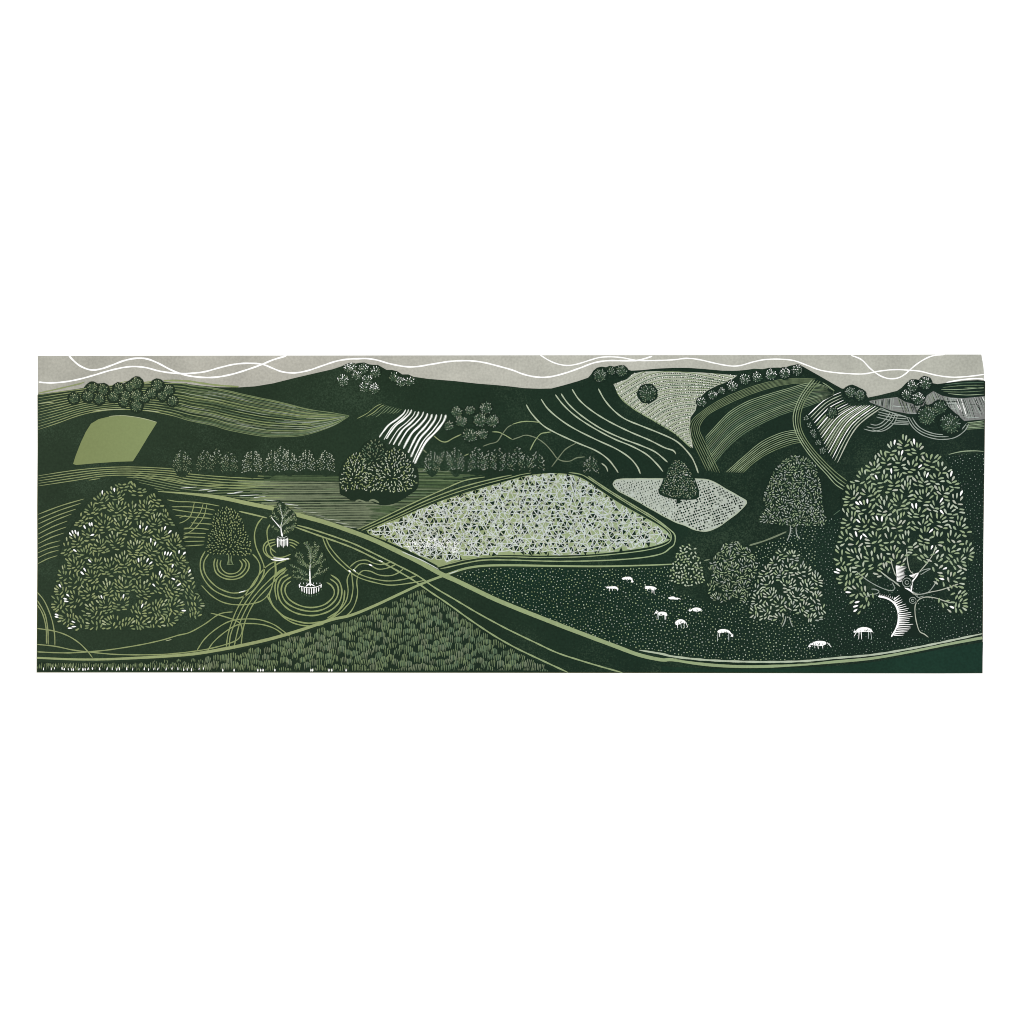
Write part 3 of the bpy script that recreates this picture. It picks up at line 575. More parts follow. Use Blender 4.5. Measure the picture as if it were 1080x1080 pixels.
ball_clump('dark round trees in a clump on the far left hilltop', b_('A1', (305, 350, 34), (400, 335, 36), (430, 278, 32), (500, 292, 36), (475, 355, 34), (570, 340, 34), (605, 287, 36), (650, 330, 32), (680, 272, 32), (725, 330, 38), (725, 250, 38), (640, 375, 30), (725, 400, 38), (780, 350, 28), (825, 315, 33), (865, 262, 36), (900, 335, 30), (940, 295, 34), (965, 368, 33)), ['pale', 'dim', 'grass', 'stone', 'dim'], 1.3)
ball_clump('pale-flecked round trees along the top of the middle hill', b_('B1', (1065, 150, 30), (1028, 228, 40)) + b_('C1', (10, 140, 28), (85, 150, 34), (40, 195, 34), (165, 172, 38), (110, 225, 36), (90, 275, 35), (160, 285, 36), (290, 207, 34), (335, 240, 32), (395, 237, 32)), ['cut', 'silver', 'stone', 'silver', 'dim'], 0)
ball_clump('loose group of nine dim round trees on the middle hillside', b_('C1', (710, 440, 38), (800, 430, 32), (905, 415, 42), (740, 505, 38), (655, 535, 33), (865, 495, 48), (950, 500, 42), (800, 595, 50), (885, 590, 35)), ['chalk', 'silver', 'stone', 'dim'], 1.1)
ball_clump('three dark round trees where the middle hill meets the sky', b_('D1', (590, 195, 45), (665, 168, 26), (735, 168, 38)), ['silver', 'silver', 'dim', 'stone'], 1.15)
ball_clump('single dark round tree standing in the pale hilltop field', b_('D1', (908, 315, 60)), ['silver', 'silver', 'stone', 'dim'], 1.15)
ball_clump('line of nine dark round trees climbing the right hilltop', b_('E1', (190, 374, 31), (262, 327, 31), (325, 300, 25), (395, 267, 36), (480, 222, 36), (562, 208, 34), (655, 190, 38), (748, 182, 36), (830, 162, 34)), ['cut', 'silver', 'silver', 'dim'], 1.22)
ball_clump('row of small grey bushes edging the white fan-striped field', b_('E1', (890, 485, 16), (910, 530, 18), (935, 575, 18), (950, 605, 16), (972, 648, 18), (1000, 702, 22)), ['silver', 'silver', 'silver'], 1.3)
ball_clump('small dark tree on the white fan-striped field', b_('E1', (1065, 445, 34)), ['silver', 'dim', 'stone'], 1.2)
ball_clump('two dark round trees on the ridge above the white fan stripes', b_('F1', (105, 308, 36), (168, 330, 36)), ['silver', 'stone', 'dim', 'silver'], 1.3)
ball_clump('four dark round trees on the skyline at the far right', b_('F1', (525, 268, 40), (608, 247, 42), (480, 325, 34), (560, 350, 42)), ['cut', 'silver', 'dim', 'silver'], 1.15)
ball_clump('three large dark round trees below the far right skyline', b_('F1', (622, 465, 64), (705, 412, 48), (775, 520, 70)), ['silver', 'dim', 'stone', 'dim'], 1.2)

def dome_tree(t, cx, y0, y1, hw, mats, label=None):
    """small hedge tree: flecks in drooping arcs filling a dome, on a dark silhouette"""
    (X, Y0), (_, Y1) = T('%s %f,%f %f,%f' % (t, cx, y0, cx, y1)); W = hw * K; H = Y1 - Y0
    s = Ink(LAYER['shade']); s.poly([(X + W * 1.08 * math.cos(a) * (1 if math.sin(a) < 0 else .95), Y0 + H * .55 + H * (.6 if math.sin(a) < 0 else .68) * math.sin(a)) for a in [q * .3142 for q in range(20)]], 'dark')
    o = s.build('printed_tree', ROOT, label)
    f = Ink(LAYER['leaf']); rows = max(4, int(H / 2.15)); W *= .87
    for r in range(rows):
        v = (r + .3) / rows; ww = W * min(1, 1.1 * math.sqrt(max(0, 1 - (1 - v) ** 2)) + .08); n = max(2, int(ww * 2 / 2.15))
        for i in range(n + 1):
            u = -1 + 2 * (i + .5 * (r % 2) - .25) / n; x = X + u * ww + U(-.3, .3); y = Y0 + H * v * .92 + abs(u) ** 1.5 * 2.4 + U(-.3, .3)
            if R() < .1: continue
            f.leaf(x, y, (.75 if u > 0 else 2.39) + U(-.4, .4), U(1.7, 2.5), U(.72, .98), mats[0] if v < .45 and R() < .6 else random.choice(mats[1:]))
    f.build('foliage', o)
for a in (('A2', 1030, 122, 275, 58, 'far left tree of the hedgerow row, dim green'), ('B2', 105, 120, 262, 52), ('B2', 185, 110, 225, 30), ('B2', 268, 130, 272, 52), ('B2', 422, 115, 278, 66), ('B2', 617, 90, 170, 32), ('B2', 555, 118, 268, 46), ('B2', 670, 118, 268, 48), ('B2', 785, 115, 262, 50), ('B2', 912, 120, 268, 54)):
    dome_tree(*a[:5], ['chalk', 'silver', 'stone', 'silver'] if a[0] == 'B2' and a[1] > 400 else ['silver', 'dim', 'stone', 'stone'], a[5] if len(a) > 5 else None)
for a in (('C2', 545, 125, 270, 50), ('C2', 632, 120, 205, 36), ('C2', 705, 105, 268, 50), ('C2', 845, 102, 262, 54), ('C2', 930, 125, 255, 40), ('C2', 985, 95, 190, 30), ('C2', 1045, 130, 260, 42), ('D2', 38, 98, 225, 30), ('D2', 92, 145, 250, 34), ('D2', 168, 130, 258, 46), ('D2', 530, 160, 272, 46)):
    dome_tree(*a, ['silver', 'dim', 'stone', 'silver'])

def crown(poly, d, l, w, mats, probs, name='foliage', avoid=None, up=.5, lay='leaf'):
    pass
def sprig(f, x, y, a, n, l, w, mats, white):
    """terminal leaf and n pairs of leaves along a short stalk heading along a; x,y is its middle"""
    sp = l * .62; L = sp * n; bx, by = x - math.cos(a) * L * .6, y - math.sin(a) * L * .6; c, s_ = math.cos(a), math.sin(a)
    m = lambda: 'cut' if R() < white else random.choice(mats)
    hot = R() < .3
    f.leaf(bx + c * (L + .2), by + s_ * (L + .2), a + U(-.15, .15), l * U(.9, 1.2), w, 'cut' if R() < white * 3 else m())
    for i in range(n):
        for sd in (-1, 1):
            if R() < .06: continue
            t = sp * (i + .35 + U(-.1, .1)); an = a + sd * (.95 - .12 * i + U(-.15, .15))
            f.leaf(bx + c * t + math.cos(an) * .35 * l, by + s_ * t + math.sin(an) * .35 * l, an, l * U(.8, 1.1), w * U(.85, 1.1), 'cut' if (hot and i == n - 1 and R() < white * 3) else m())
def rosettes(f, P, seeds, base, l, w, mats, white, rmax=99, holes=None, step=1.0, hot=None):
    """leaves packed evenly, each pointing away from the nearest twig end and leaning with the twig"""
    H = [T(h) for h in holes] if holes else []
    x0, y0, x1, y1 = box(P); G = {}; cs = l * 1.05; la = l * .9; pw = w * 1.33 * step
    hotset = {i for i in range(len(seeds)) if R() < white * 4}
    for _ in range(int((x1 - x0) * (y1 - y0) / (l * w) * 14)):
        mx, my = U(x0, x1), U(y0, y1)
        si = min(range(len(seeds)), key=lambda i: (seeds[i][0] - mx) ** 2 + (seeds[i][1] - my) ** 2) if len(seeds) < 4 else None
        if not inside(mx, my, P) or any(inside(mx, my, h) for h in H): continue
        si = min(range(len(seeds)), key=lambda i: (seeds[i][0] - mx) ** 2 + (seeds[i][1] - my) ** 2); sx, sy = seeds[si]
        d0 = math.hypot(mx - sx, my - sy)
        if d0 < l * .38 or d0 > rmax * (.93 + .14 * ((si * 7919) % 13) / 13): continue
        if min((math.hypot(q[0] - mx, q[1] - my) for i, q in enumerate(seeds) if i != si), default=99) - d0 < l * .2: continue
        stem = math.atan2(sy - base[1], sx - base[0]); a = math.atan2(my - sy, mx - sx)
        da = (a - stem + math.pi) % (2 * math.pi) - math.pi
        an = a - .45 * da + U(-.12, .12); c, n_ = math.cos(an), math.sin(an)
        if not inside(mx + c * l * .4, my + n_ * l * .4, P): continue
        gx, gy = int(mx // cs), int(my // cs); bad = False
        for i in (-1, 0, 1):
            for j in (-1, 0, 1):
                for (qx, qy, qc, qn) in G.get((gx + i, gy + j), ()):
                    dx, dy = mx - qx, my - qy
                    if ((dx * c + dy * n_) / la) ** 2 + ((dy * c - dx * n_) / pw) ** 2 < 1 or ((dx * qc + dy * qn) / la) ** 2 + ((dy * qc - dx * qn) / pw) ** 2 < 1: bad = True; break
                if bad: break
            if bad: break
        if bad: continue
        G.setdefault((gx, gy), []).append((mx, my, c, n_))
        tip = abs(da) < .9 and d0 > l * .9
        m = 'cut' if R() < (white * 4 if si in hotset and tip else white * .08) else 'pale' if tip and R() < .42 else random.choice(mats)
        L_ = l * U(.82, 1.1); f.leaf(mx - c * L_ / 2, my - n_ * L_ / 2, an, L_, w * U(.85, 1.12), m)
def leafy_tree(label, poly, centre, d, n, l, w, mats, white, dark='dark', grow=1.0, holes=None, trunk=None, seeds=None, gap=1.0, step=1.0):
    P = spl(T(poly), 2, True); base, = T(centre); bx = box(P); mx, my = (bx[0] + bx[2]) / 2, (bx[1] + bx[3]) / 2
    P = [(mx + (x - mx) * (1 + l * .5 / (mx - bx[0])), my + (y - my) * (1 + l * .45 / (my - bx[1]))) for x, y in P]
    s = Ink(LAYER['shade']); s.poly([(mx + (x - mx) * grow, my + (y - my) * grow) for x, y in P], dark)
    o = s.build('printed_tree', ROOT, label)
    f = Ink(LAYER['leaf'])
    sd = T(seeds) if seeds else scatter(P, d, 30)
    rosettes(f, P, sd, base, l, w, mats, white, d * .74, holes, step)
    f.build('foliage', o)
    if trunk: trunk(o)
    return o
# the large tree at the left: fan-shaped sprays
CR = 'A2 665,345 740,375 860,445 920,540 985,650 1030,740 B3 -10,330 15,400 35,470 80,560 80,610 40,680 A3 1040,640 960,720 860,735 740,745 500,745 320,745 225,705 185,640 165,560 190,470 A2 210,960 225,850 240,770 300,650 370,540 450,440 560,380'
leafy_tree('largest left-hand tree with a broad crown of small olive leaves', CR, 'A3 610,760', 14, 3, 5.2, 1.75, ['line', 'line', 'sage', 'sage', 'line', 'grass'], .11, step=.97)
# the big spreading oak on the right
def oak_trunk(o):
    k = Ink(LAYER['leaf'] - .03)
    k.poly(T('F3 415,330 440,330 470,400 520,395 560,375 570,400 535,440 520,500 530,530 560,535 545,600 545,700 575,775 625,808 380,805 425,735 435,640 405,585 340,545 290,528 300,515 380,530 430,500 400,440 300,360 310,352 420,420'), 'deep')
    bark = 'cut'; k.tier = 1
    k.line(T('F3 292,532 340,542 385,565 415,600 428,650 427,710 410,755 380,805'), 1.9, bark)
    for i in range(21):
        t = i / 20; y = 556 + 235 * t
        x = 395 + 35 * math.sin(min(1, t * 1.7) * 1.57) - (0 if t < .7 else (t - .7) * 120); l = (38 + 55 * math.sin(t * 2.6)) * U(.75, 1.1)
        k.line(T('F3 %f,%f %f,%f %f,%f' % (x, y, x + l * .5, y + (4 - 20 * (1 - t) ** 2), x + l, y + 2 - 26 * (1 - t) ** 2 * 1.3)), 1.25, bark, taper=.5, w2=.3)
    for i in range(8): x = 300 + 14 * i; k.line(T('F3 %f,%f %f,%f' % (x, 534 + i * 3, x + 6, 515 + i * 3)), .7, bark, w2=.3)
    k.line(T('F3 414,325 418,380 425,432'), 1.3, bark)
    for i in range(12): y = 330 + 9 * i; k.line(T('F3 415,%f %f,%f %f,%f' % (y, 440, y + 3, 455 + U(0, 28), y + 8)), 1.2, bark, taper=.4, w2=.3)
    k.line(T('F3 515,500 520,440 545,405 562,375'), 1.5, bark); k.line(T('F3 470,475 505,490 520,510'), 1.5, bark)
    for i in range(9): k.line(T('F3 %f,%f %f,%f' % (475 + 5 * i, 480 + 3 * i, 500 + 5 * i, 490 + 3 * i)), .9, bark, w2=.3)
    for i in range(6): k.line(T('F3 %f,%f %f,%f' % (500 + 6 * i, 392 - i, 535 + 5 * i, 410 - 7 * i)), 1.0, bark, w2=.3)
    for s, w in (('F3 630,808 600,785 570,768 550,710 540,650 541,595 560,560 610,538 680,545 740,565 785,578', 1.1), ('F3 520,515 570,520 640,505 720,488 830,450', 1.1), ('F3 520,500 560,518 620,510 660,470 685,425', 1.0), ('F3 520,440 560,380 620,310 660,250 680,190', 1.1), ('F3 560,375 600,355 645,348 620,362 575,390', .9), ('F3 530,382 505,360 490,300 482,215', 1.1),
                 ('F3 410,395 390,340 378,285', 1.1), ('F3 440,468 400,435 350,400 300,360', 1.4), ('F3 430,450 380,425 340,395', .9), ('F3 150,370 220,425 300,470 370,495 398,490 400,465 385,440', 1.0), ('F3 205,540 240,522 285,515 298,498 270,485 245,485', 1.0), ('F3 540,520 560,540 600,530', .8)):
        k.line(T(s), w * .88, 'chalk' if w > 1.05 else 'silver')
    k.build('trunk', o)
    q = Ink(LAYER['leaf'] + .03)
    for cx, cy, rs, sq in ((485, 440, (30, 13), 1), (524, 560, (23, 9), .9)):
        q.poly([(x, y) for x, y in T('F3 ' + ' '.join('%f,%f' % (cx + (rs[0] + 8) * math.cos(a * .5236), cy + sq * (rs[0] + 8) * math.sin(a * .5236)) for a in range(12)))], 'deep')
        for r in rs[:3]: q.line(T('F3 ' + ' '.join('%f,%f' % (cx + r * math.cos(a * .5236), cy + sq * r * math.sin(a * .5236)) for a in range(13))), .7, 'silver')
    q.build('bark_knot', o)
OAKP = 'F2 460,40 560,75 620,150 720,190 800,300 855,450 860,560 900,640 925,830 880,890 F3 870,430 885,600 830,640 700,600 620,400 450,340 300,400 280,520 180,640 90,610 120,540 30,420 10,280 30,150 F2 30,720 70,560 60,440 150,300 240,220 320,130 420,60'
oak_holes = ['F3 380,300 470,330 540,380 620,300 660,280 640,360 690,400 660,470 800,440 760,480 820,560 700,560 620,700 400,700 280,540 200,470 180,400 240,440 330,480 400,470 330,400 360,380']
oak_seeds = 'F2 460,75 385,120 555,115 430,190 640,190 720,250 265,235 345,190 520,230 185,310 600,330 780,330 395,340 690,300 110,430 220,410 310,330 480,400 600,440 740,400 830,470 200,510 330,520 440,470 560,540 680,500 760,540 95,600 200,620 300,620 420,610 590,620 700,590 850,640 60,720 140,730 260,710 360,720 490,750 610,680 700,720 800,720 30,830 130,840 230,850 380,800 500,760 700,730 780,800 900,820 60,960 180,900 290,880 330,930 400,860 690,870 F3 60,430 140,510 190,560 30,300 160,290 250,300 690,360 800,420 850,590 740,570 850,290 640,250 610,130'
def oak():
    P = [(959 + (x - 959) * 1.035, 565 + (y - 565) * 1.03) for x, y in spl(T(OAKP), 2, True)]; s = Ink(LAYER['shade']); s.poly(P, 'dark'); o = s.build('printed_tree', ROOT, 'large spreading oak at the right with a white-ribbed trunk and long leaves')
    f = Ink(LAYER['leaf'])
    rosettes(f, P, T(oak_seeds), T('F3 480,520')[0], 6.3, 2.1, ['line', 'pale', 'line', 'road', 'road', 'line', 'chalk'], .12, 13, oak_holes, 1.0)
    f.build('foliage', o); oak_trunk(o)
oak()
def small_trunk(t, lines):
    def fn(o):
        k = Ink(LAYER['leaf'] + .04)
        for s, w, m in lines: k.line(T(t + ' ' + s), w, m)
        k.build('trunk', o)
    return fn
leafy_tree('tall tree above the sheep meadow with a two-legged trunk', 'E2 820,165 900,190 950,240 975,330 985,410 1000,480 1020,600 1010,630 930,625 870,620 800,625 720,615 650,610 590,600 590,560 620,520 605,450 620,400 660,310 700,240 750,190', 'E2 810,660', 9.5, 2, 3.2, 1.15, ['grass', 'stone', 'line', 'silver', 'silver'], .0, step=1.0,
           trunk=small_trunk('E2', [('785,630 785,670 775,705 762,735', 1.2, 'silver'), ('822,640 825,680 835,705 848,722', .9, 'silver'), ('785,650 802,652', .7, 'silver'), ('785,665 800,668', .7, 'silver'), ('783,680 798,684', .7, 'silver'), ('780,695 792,700', .7, 'silver')]))
leafy_tree('small pale cone-shaped tree at the left edge of the sheep meadow', 'E3 95,180 150,220 180,310 200,400 190,435 90,455 0,430 D3 1070,420 1065,390 E3 5,300 40,220', 'E3 90,500', 6.5, 1, 3.3, 1.75, ['line', 'pale', 'pale', 'line'], .0, gap=.3, step=1.1)
leafy_tree('round-topped tree of fine leaves, second from the left by the meadow', 'E3 410,170 480,200 530,260 555,320 540,390 500,450 510,520 470,565 420,530 350,560 270,545 235,470 260,390 245,330 290,260 340,195', 'E3 390,660', 10, 2, 3.9, 1.2, ['stone', 'silver', 'line', 'line'], .0, step=1.0)
leafy_tree('broad leafy tree with pale pointed leaves beside the sheep', 'E3 750,215 830,250 890,320 970,380 990,430 990,520 1005,650 960,685 890,690 830,640 770,625 700,680 630,675 550,680 520,620 540,520 560,440 610,340 660,270', 'E3 760,680', 12, 2, 4.9, 1.6, ['pale', 'line', 'pale', 'chalk', 'silver'], .0, step=1.0, holes=['E3 660,450 720,430 740,500 700,520'],
           trunk=small_trunk('E3', [('755,665 748,700 730,738', 1.1, 'silver'), ('740,670 732,705 720,730', .7, 'stone'), ('778,670 785,700 800,738', 1.0, 'silver')]))
# dark tree on the speckled field
o = leafy_tree('dark leafy tree standing on the leaf-shaped speckled field', 'D2 1000,400 1020,340 1045,270 1075,215 E2 30,195 70,215 110,270 135,330 155,395 140,435 60,440 D2 1060,430', 'E2 30,480', 5, 1, 2.2, 1.0, ['dim', 'stone', 'silver', 'stone'], .05, grow=1.09, gap=.5, step=1.2,
           trunk=lambda o: (lambda k: (k.poly(T('E2 25,440 50,440 48,482 20,484'), 'deep'), k.build('trunk', o)))(Ink(LAYER['leaf'] - .02)))
# the big rounded thicket
k = Ink(LAYER['shade']); k.poly(T('B2 1005,380 1000,300 1020,230 1050,185 C2 0,155 50,140 90,80 150,55 215,75 245,120 300,110 360,145 415,220 450,260 450,370 400,420 300,480 210,495 130,470 60,465 0,462 B2 1050,440 1010,420'), 'deep', True)
th = k.build('printed_tree', ROOT, 'wide rounded thicket of three joined crowns in the middle of the valley')
f = Ink(LAYER['leaf'])
for poly, m in (('B2 1018,330 1035,240 1065,190 C2 10,155 60,155 90,200 100,300 90,380 30,380 B2 1040,395 1020,370', ['pale', 'line', 'chalk', 'line']), ('C2 70,170 95,95 150,65 210,85 240,140 225,210 150,220 90,215', ['stone', 'dim', 'grass', 'stone']), ('C2 240,150 290,118 350,145 395,205 425,280 432,345 390,385 320,400 200,395 110,395 100,300 130,240 230,220', ['pale', 'chalk', 'line', 'silver', 'pale'])):
    P = T(poly)
    c0 = (sum(p[0] for p in P) / len(P), sum(p[1] for p in P) / len(P) + 6)
    for x, y in scatter(P, 2.25, 18): f.leaf(x, y, math.atan2(y - c0[1], x - c0[0]) + U(-1, 1), U(2.1, 3.0), U(.95, 1.35), random.choice(m))
f.build('foliage', th)
k = Ink(LAYER['leaf'])
for s in ('C2 30,470 60,462 100,475', 'C2 120,470 150,460 190,478'):
    k = Ink(LAYER['leaf']); k.line(T(s), 2.0, 'stone'); k.build('grass_tuft', th)
# small round-leafed tree with stubby trunk
P = spl(T('B2 240,512 300,535 345,600 375,680 405,760 400,815 340,828 255,815 180,822 130,800 125,745 150,660 165,590 195,535'), 2, True)
k = Ink(LAYER['shade']); k.poly(P, 'deep'); o = k.build('printed_tree', ROOT, 'small rounded tree with dotted olive leaves and a stubby trunk')
f = Ink(LAYER['leaf']); c0 = T('B2 265,780')[0]
for x, y in scatter(P, 2.2, 20): f.leaf(x, y, math.atan2(y - c0[1], x - c0[0]) + U(-.6, .6), U(1.9, 2.6), U(1.05, 1.35), random.choice(['line', 'road', 'line', 'grass']))
f.build('foliage', o)
k = Ink(LAYER['leaf'] + .03)
for s, w in (('B2 262,820 262,860 255,892', 1.5), ('B2 280,830 280,865 290,890', 1.2), ('B2 272,850 270,890', .8), ('B2 248,892 300,890', .6)): k.line(T(s), w, 'grass')
k.build('trunk', o)

# the two fenced young trees
def sapling(label, base, S, twigs, fence):
    s = Ink(LAYER['shade']); s.poly(T(S), 'dark', True); o = s.build('printed_tree', ROOT, label)
    k = Ink(LAYER['leaf']); f = Ink(LAYER['leaf'] + .03)
    for st, w, m in twigs:
        p = spl(T(st), .9); k.line(T(st), w, m, w2=w * .35)
        n = len(p)
        for i in range(n // 5, n, 2):
            (x, y) = p[i]; (x0, y0) = p[max(0, i - 1)]; a = math.atan2(y - y0, x - x0)
            for sd in (-1, 1):
                if (m != 'cut' or i > n * .62) and R() < .9: f.leaf(x, y, a + sd * U(.5, 1.1), U(1.5, 2.5), U(.55, .85), random.choice(['dim', 'grass', 'stone', 'sage', 'sage', 'pale']))
        f.leaf(p[-1][0], p[-1][1], a, 1.8, .8, 'grass')
    k.build('trunk', o); f.build('foliage', o)
    g = Ink(LAYER['leaf'] + .05); fence(g); g.build('tree_guard', o)
def fence_low(g):
    for i in range(10):
        t = i / 9; x = 735 + 148 * t; y = 458 + 12 * math.sin(t * 3.14) if i not in (0, 9) else 442
        (a, b), (c, d) = T('B3 %f,%f %f,%f' % (x, y + 8, x + (3 - 6 * t), y + 34 + 16 * math.sin(t * 3.14))); g.line([(a, b), (c, d)], 1.15, 'cut', smooth=False, taper=.6)
        (a, b), (c, d) = T('B3 %f,%f %f,%f' % (x, y + 40 + 14 * math.sin(t * 3.14), x, y + 52 + 16 * math.sin(t * 3.14))); g.line([(a, b), (c, d)], .9, 'dim', smooth=False, taper=.6)
    g.line(T('B3 732,462 770,472 808,476 850,470 885,455'), .8, 'cut')
    for i in range(7): x = 742 + 22 * i; g.line(T('B3 %f,%f %f,%f' % (x, 452, x, 440)), .8, 'blue', smooth=False, taper=.5)
    g.line(T('B3 778,468 800,450 815,452 840,466'), 1.2, 'cut')
sapling('fenced young tree with a thin white trunk lower on the slope', '', 'B3 770,165 850,170 900,240 925,340 900,400 880,440 730,440 690,360 670,320 700,230', [
 ('B3 810,465 806,400 806,350 810,315', 2.0, 'cut'), ('B3 810,320 808,250 790,200 775,180', .8, 'silver'), ('B3 790,350 760,300 745,250 725,245', .6, 'sage'), ('B3 850,320 880,280 885,250', .6, 'grass'), ('B3 770,400 740,370 700,365', .6, 'dim'), ('B3 830,400 870,350 880,330', .6, 'grass'), ('B3 740,400 715,410 700,395', .6, 'dim'), ('B3 806,345 780,320 745,290 715,260', .6, 'grass'), ('B3 808,330 835,290 850,240 862,200', .6, 'grass'), ('B3 812,300 800,250 822,205', .7, 'stone'), ('B3 808,350 850,310 885,255', .6, 'grass'), ('B3 806,400 770,372 720,345 680,325', .7, 'dim'), ('B3 812,420 850,385 900,365 925,345', .8, 'stone'), ('B3 808,430 770,420 730,400', .7, 'grass'), ('B3 815,300 815,240 790,175', .7, 'dim'), ('B3 840,300 880,310 905,290', .6, 'dim'), ('B3 770,330 730,300', .6, 'dim'), ('B3 820,280 840,220 840,175', .6, 'dim')], fence_low)
def fence_up(g):
    for i in range(8):
        t = i / 7; x = 588 + 70 * t; y0 = 140 + 6 * math.sin(t * 3.14); g.line(T('B3 %f,%f %f,%f' % (x, y0, x + (2 - 4 * t), y0 + 45 + U(0, 22))), 1.0, 'cut' if i in (0, 3, 4, 7) else 'blue', smooth=False, taper=1.5)
    g.line(T('B3 585,150 620,160 660,148'), .7, 'cut'); g.line(T('B3 590,132 620,142 655,130'), .6, 'blue')
sapling('fenced young tree with a white trunk beside the broad road', '', 'B2 600,470 650,500 715,560 710,640 680,690 560,690 540,600 560,530', [
 ('B2 622,705 614,665 612,630', 2.0, 'cut'), ('B2 613,635 622,580 612,530 602,490', .9, 'blue'), ('B2 600,600 575,570 560,545', .6, 'dim'), ('B2 640,620 670,600 700,575', .6, 'grass'), ('B2 640,570 640,530 650,505', .6, 'dim'), ('B2 640,650 680,640 705,620', .6, 'dim'), ('B2 614,650 590,625 560,590 545,570', 1.3, 'cut'), ('B2 616,640 650,600 680,570 700,545', .8, 'silver'), ('B2 618,600 640,560 668,530', .8, 'silver'), ('B2 625,680 660,650 700,640', .7, 'stone'), ('B2 620,600 650,590 710,590', .6, 'dim'), ('B2 612,560 590,520 580,500', .7, 'stone'), ('B2 605,670 575,650 560,640', .6, 'dim'), ('B2 622,690 660,670 690,655', .6, 'grass')], fence_up)
# ------------------------------------------------------------------ sheep
SHEEP = [ # tile, body outline, legs/head strokes
 ('D3', '735,418 745,408 770,402 795,404 803,418 806,436 796,428 790,422 775,428 760,422 748,426', ['803,415 808,438', '772,424 770,434', '736,416 748,412'], 'sheep grazing nearest the lane, head turned down'),
 ('D3', '632,470 650,468 690,466 708,478 712,496 702,490 690,484 670,488 650,484', ['655,484 652,500', '672,486 672,498', '706,488 708,498'], 'leftmost sheep of the flock, facing left'),
 ('D3', '892,466 905,464 930,465 955,472 970,486 960,492 950,500 935,492 915,490 905,484', ['938,490 938,510', '950,492 952,518', '908,484 908,496', '893,466 890,480'], 'sheep facing left below the small cone-shaped tree'),
 ('D3', '1045,545 1060,537 1080,534 1092,540 1100,548 1098,558 1080,556 1060,556', ['1102,548 1132,553'], 'sheep lying beside the small cone-shaped tree'),
 ('D3', '975,650 990,638 1010,636 1030,642 1040,658 1032,672 1015,662 998,668 982,662', ['975,655 970,685', '980,655 980,690', '1022,662 1024,692', '1030,665 1030,690', '972,630 952,655', '968,634 980,642'], 'sheep standing with long legs in the middle of the flock'),
 ('E3', '112,632 125,618 150,608 175,612 192,625 180,634 160,640 135,636 120,634', ['108,622 116,634', '185,622 196,632'], 'sheep lying below the rounded fine-leafed tree'),
 ('E3', '12,712 30,692 48,686 65,690 82,705 78,722 60,716 45,725 32,728 25,720', ['28,722 30,748', '50,722 56,748', '72,712 74,746', '84,712 98,742', '12,714 16,722'], 'curled sheep grazing with a shaggy fleece'),
 ('E3', '295,775 305,760 330,752 355,756 378,768 385,780 395,795 385,792 360,778 330,782 310,784', ['300,780 296,835', '312,784 310,805', '372,776 372,830', '378,782 400,806', '392,788 402,800'], 'sheep with a rounded back and long thin legs near the bottom'),
 ('E3', '918,860 940,842 965,832 1000,832 1022,840 1024,856 1008,866 990,872 960,868 940,866', ['925,850 906,864', '945,862 950,882', '968,866 972,886', '1000,862 1002,884', '1030,848 1060,874', '1045,852 1050,862', '918,860 912,870'], 'largest grazing sheep at the bottom of the meadow'),
 ('F3', '145,770 155,752 185,740 220,742 248,758 252,776 235,778 200,776 170,780 155,782', ['150,775 130,802', '165,778 162,822', '180,778 182,822', '228,776 226,820', '242,774 250,824', '136,758 128,778', '248,765 258,776'], 'sheep grazing left of the big oak trunk')]
HEADS = dict(zip([q[3] for q in SHEEP], ('806,434', '640,474', '898,478', '1106,549', '966,642', '112,628', '26,720', '394,798', '913,868', '136,770')))
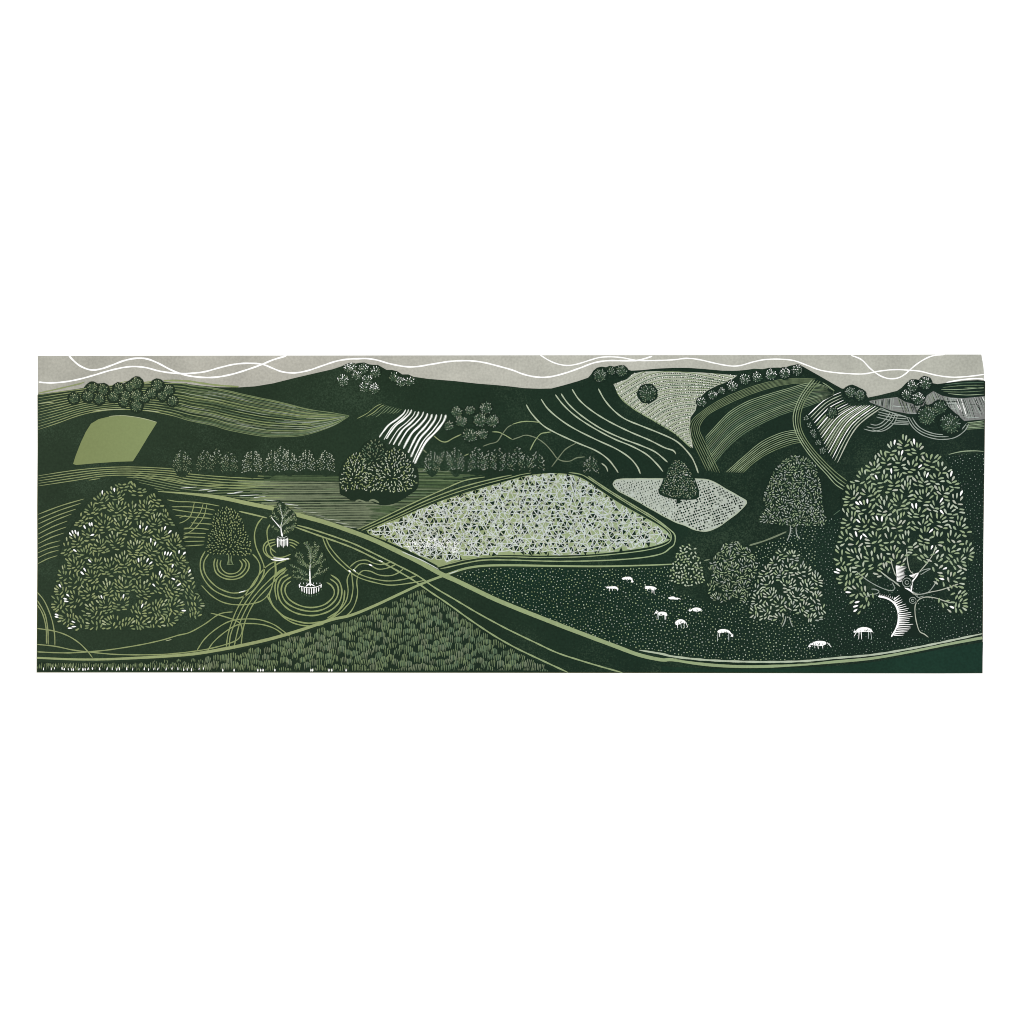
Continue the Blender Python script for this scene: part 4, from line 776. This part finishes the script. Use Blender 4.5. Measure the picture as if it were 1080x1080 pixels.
for t, body, legs, lab in SHEEP:
    k = Ink(LAYER['leaf'] + .02); P = T(t + ' ' + body); y0_ = min(q[1] for q in P); P = spl([(x, y0_ + (y - y0_) * .85) for x, y in P], 1, True); k.poly(P, 'cut')
    for s in legs: q = T(t + ' ' + s); k.line([(q[0][0], q[0][1] - 1)] + q[1:], .62, 'cut' if R() < .6 else 'blue', taper=.8)
    hx, hy = T(t + ' ' + HEADS[lab])[0]; k.raw([(hx + 1.5 * math.cos(q * .785) * .9, hy + 1.05 * math.sin(q * .785)) for q in range(8)], 'cut')
    bx = box(P)
    if bx[2] - bx[0] > 9:
        for i in range(5 if bx[2] - bx[0] < 15 else 9): x = U(bx[0] + 2.2, bx[2] - 2.2); y = bx[1] + (bx[3] - bx[1]) * U(.35, .6); k.line([(x, y), (x + U(-.5, .5), y + U(1.2, 2.2))], .62, 'dusk', smooth=False, taper=.3)
    k.build('printed_sheep', ROOT, lab)
k = Ink(LAYER['shade'])
k.line(T('D3 440,430 530,490'), .4, 'deep'); k.line(T('D3 30,460 180,520 300,580 480,605 620,590'), .45, 'deep', taper=10); k.build('dark_scratch', ROOT, 'fine dark scratch wandering through the dotted meadow')

# ------------------------------------------------------------------ light, camera
w = bpy.data.worlds.new('World'); bpy.context.scene.world = w; w.use_nodes = True
w.node_tree.nodes['Background'].inputs[0].default_value = (1, 1, 1, 1); w.node_tree.nodes['Background'].inputs[1].default_value = .55
for s in (-1, 1):
    d = bpy.data.lights.new('copy_stand_lamp', 'AREA'); d.shape = 'RECTANGLE'; d.size = 1.2; d.size_y = 1.6; d.energy = 49; d.color = (1, .995, .985)
    o = bpy.data.objects.new('copy_stand_lamp', d); C.objects.link(o); o.location = (s * 2.1, 0, 2.1); o.rotation_euler = (0, s * math.radians(45), 0)
    o['kind'] = 'structure'
cam = bpy.data.cameras.new('camera'); co = bpy.data.objects.new('camera', cam); C.objects.link(co); co.location = (0, 0, 3.0); cam.lens = 100; cam.sensor_width = 36; cam.clip_end = 50; cam.clip_start = .05
sc = bpy.context.scene; sc.camera = co
sc.cycles.filter_width = 1.0
sc.view_settings.view_transform = 'Standard'; sc.view_settings.look = 'None'; sc.view_settings.exposure = 0; sc.view_settings.gamma = 1
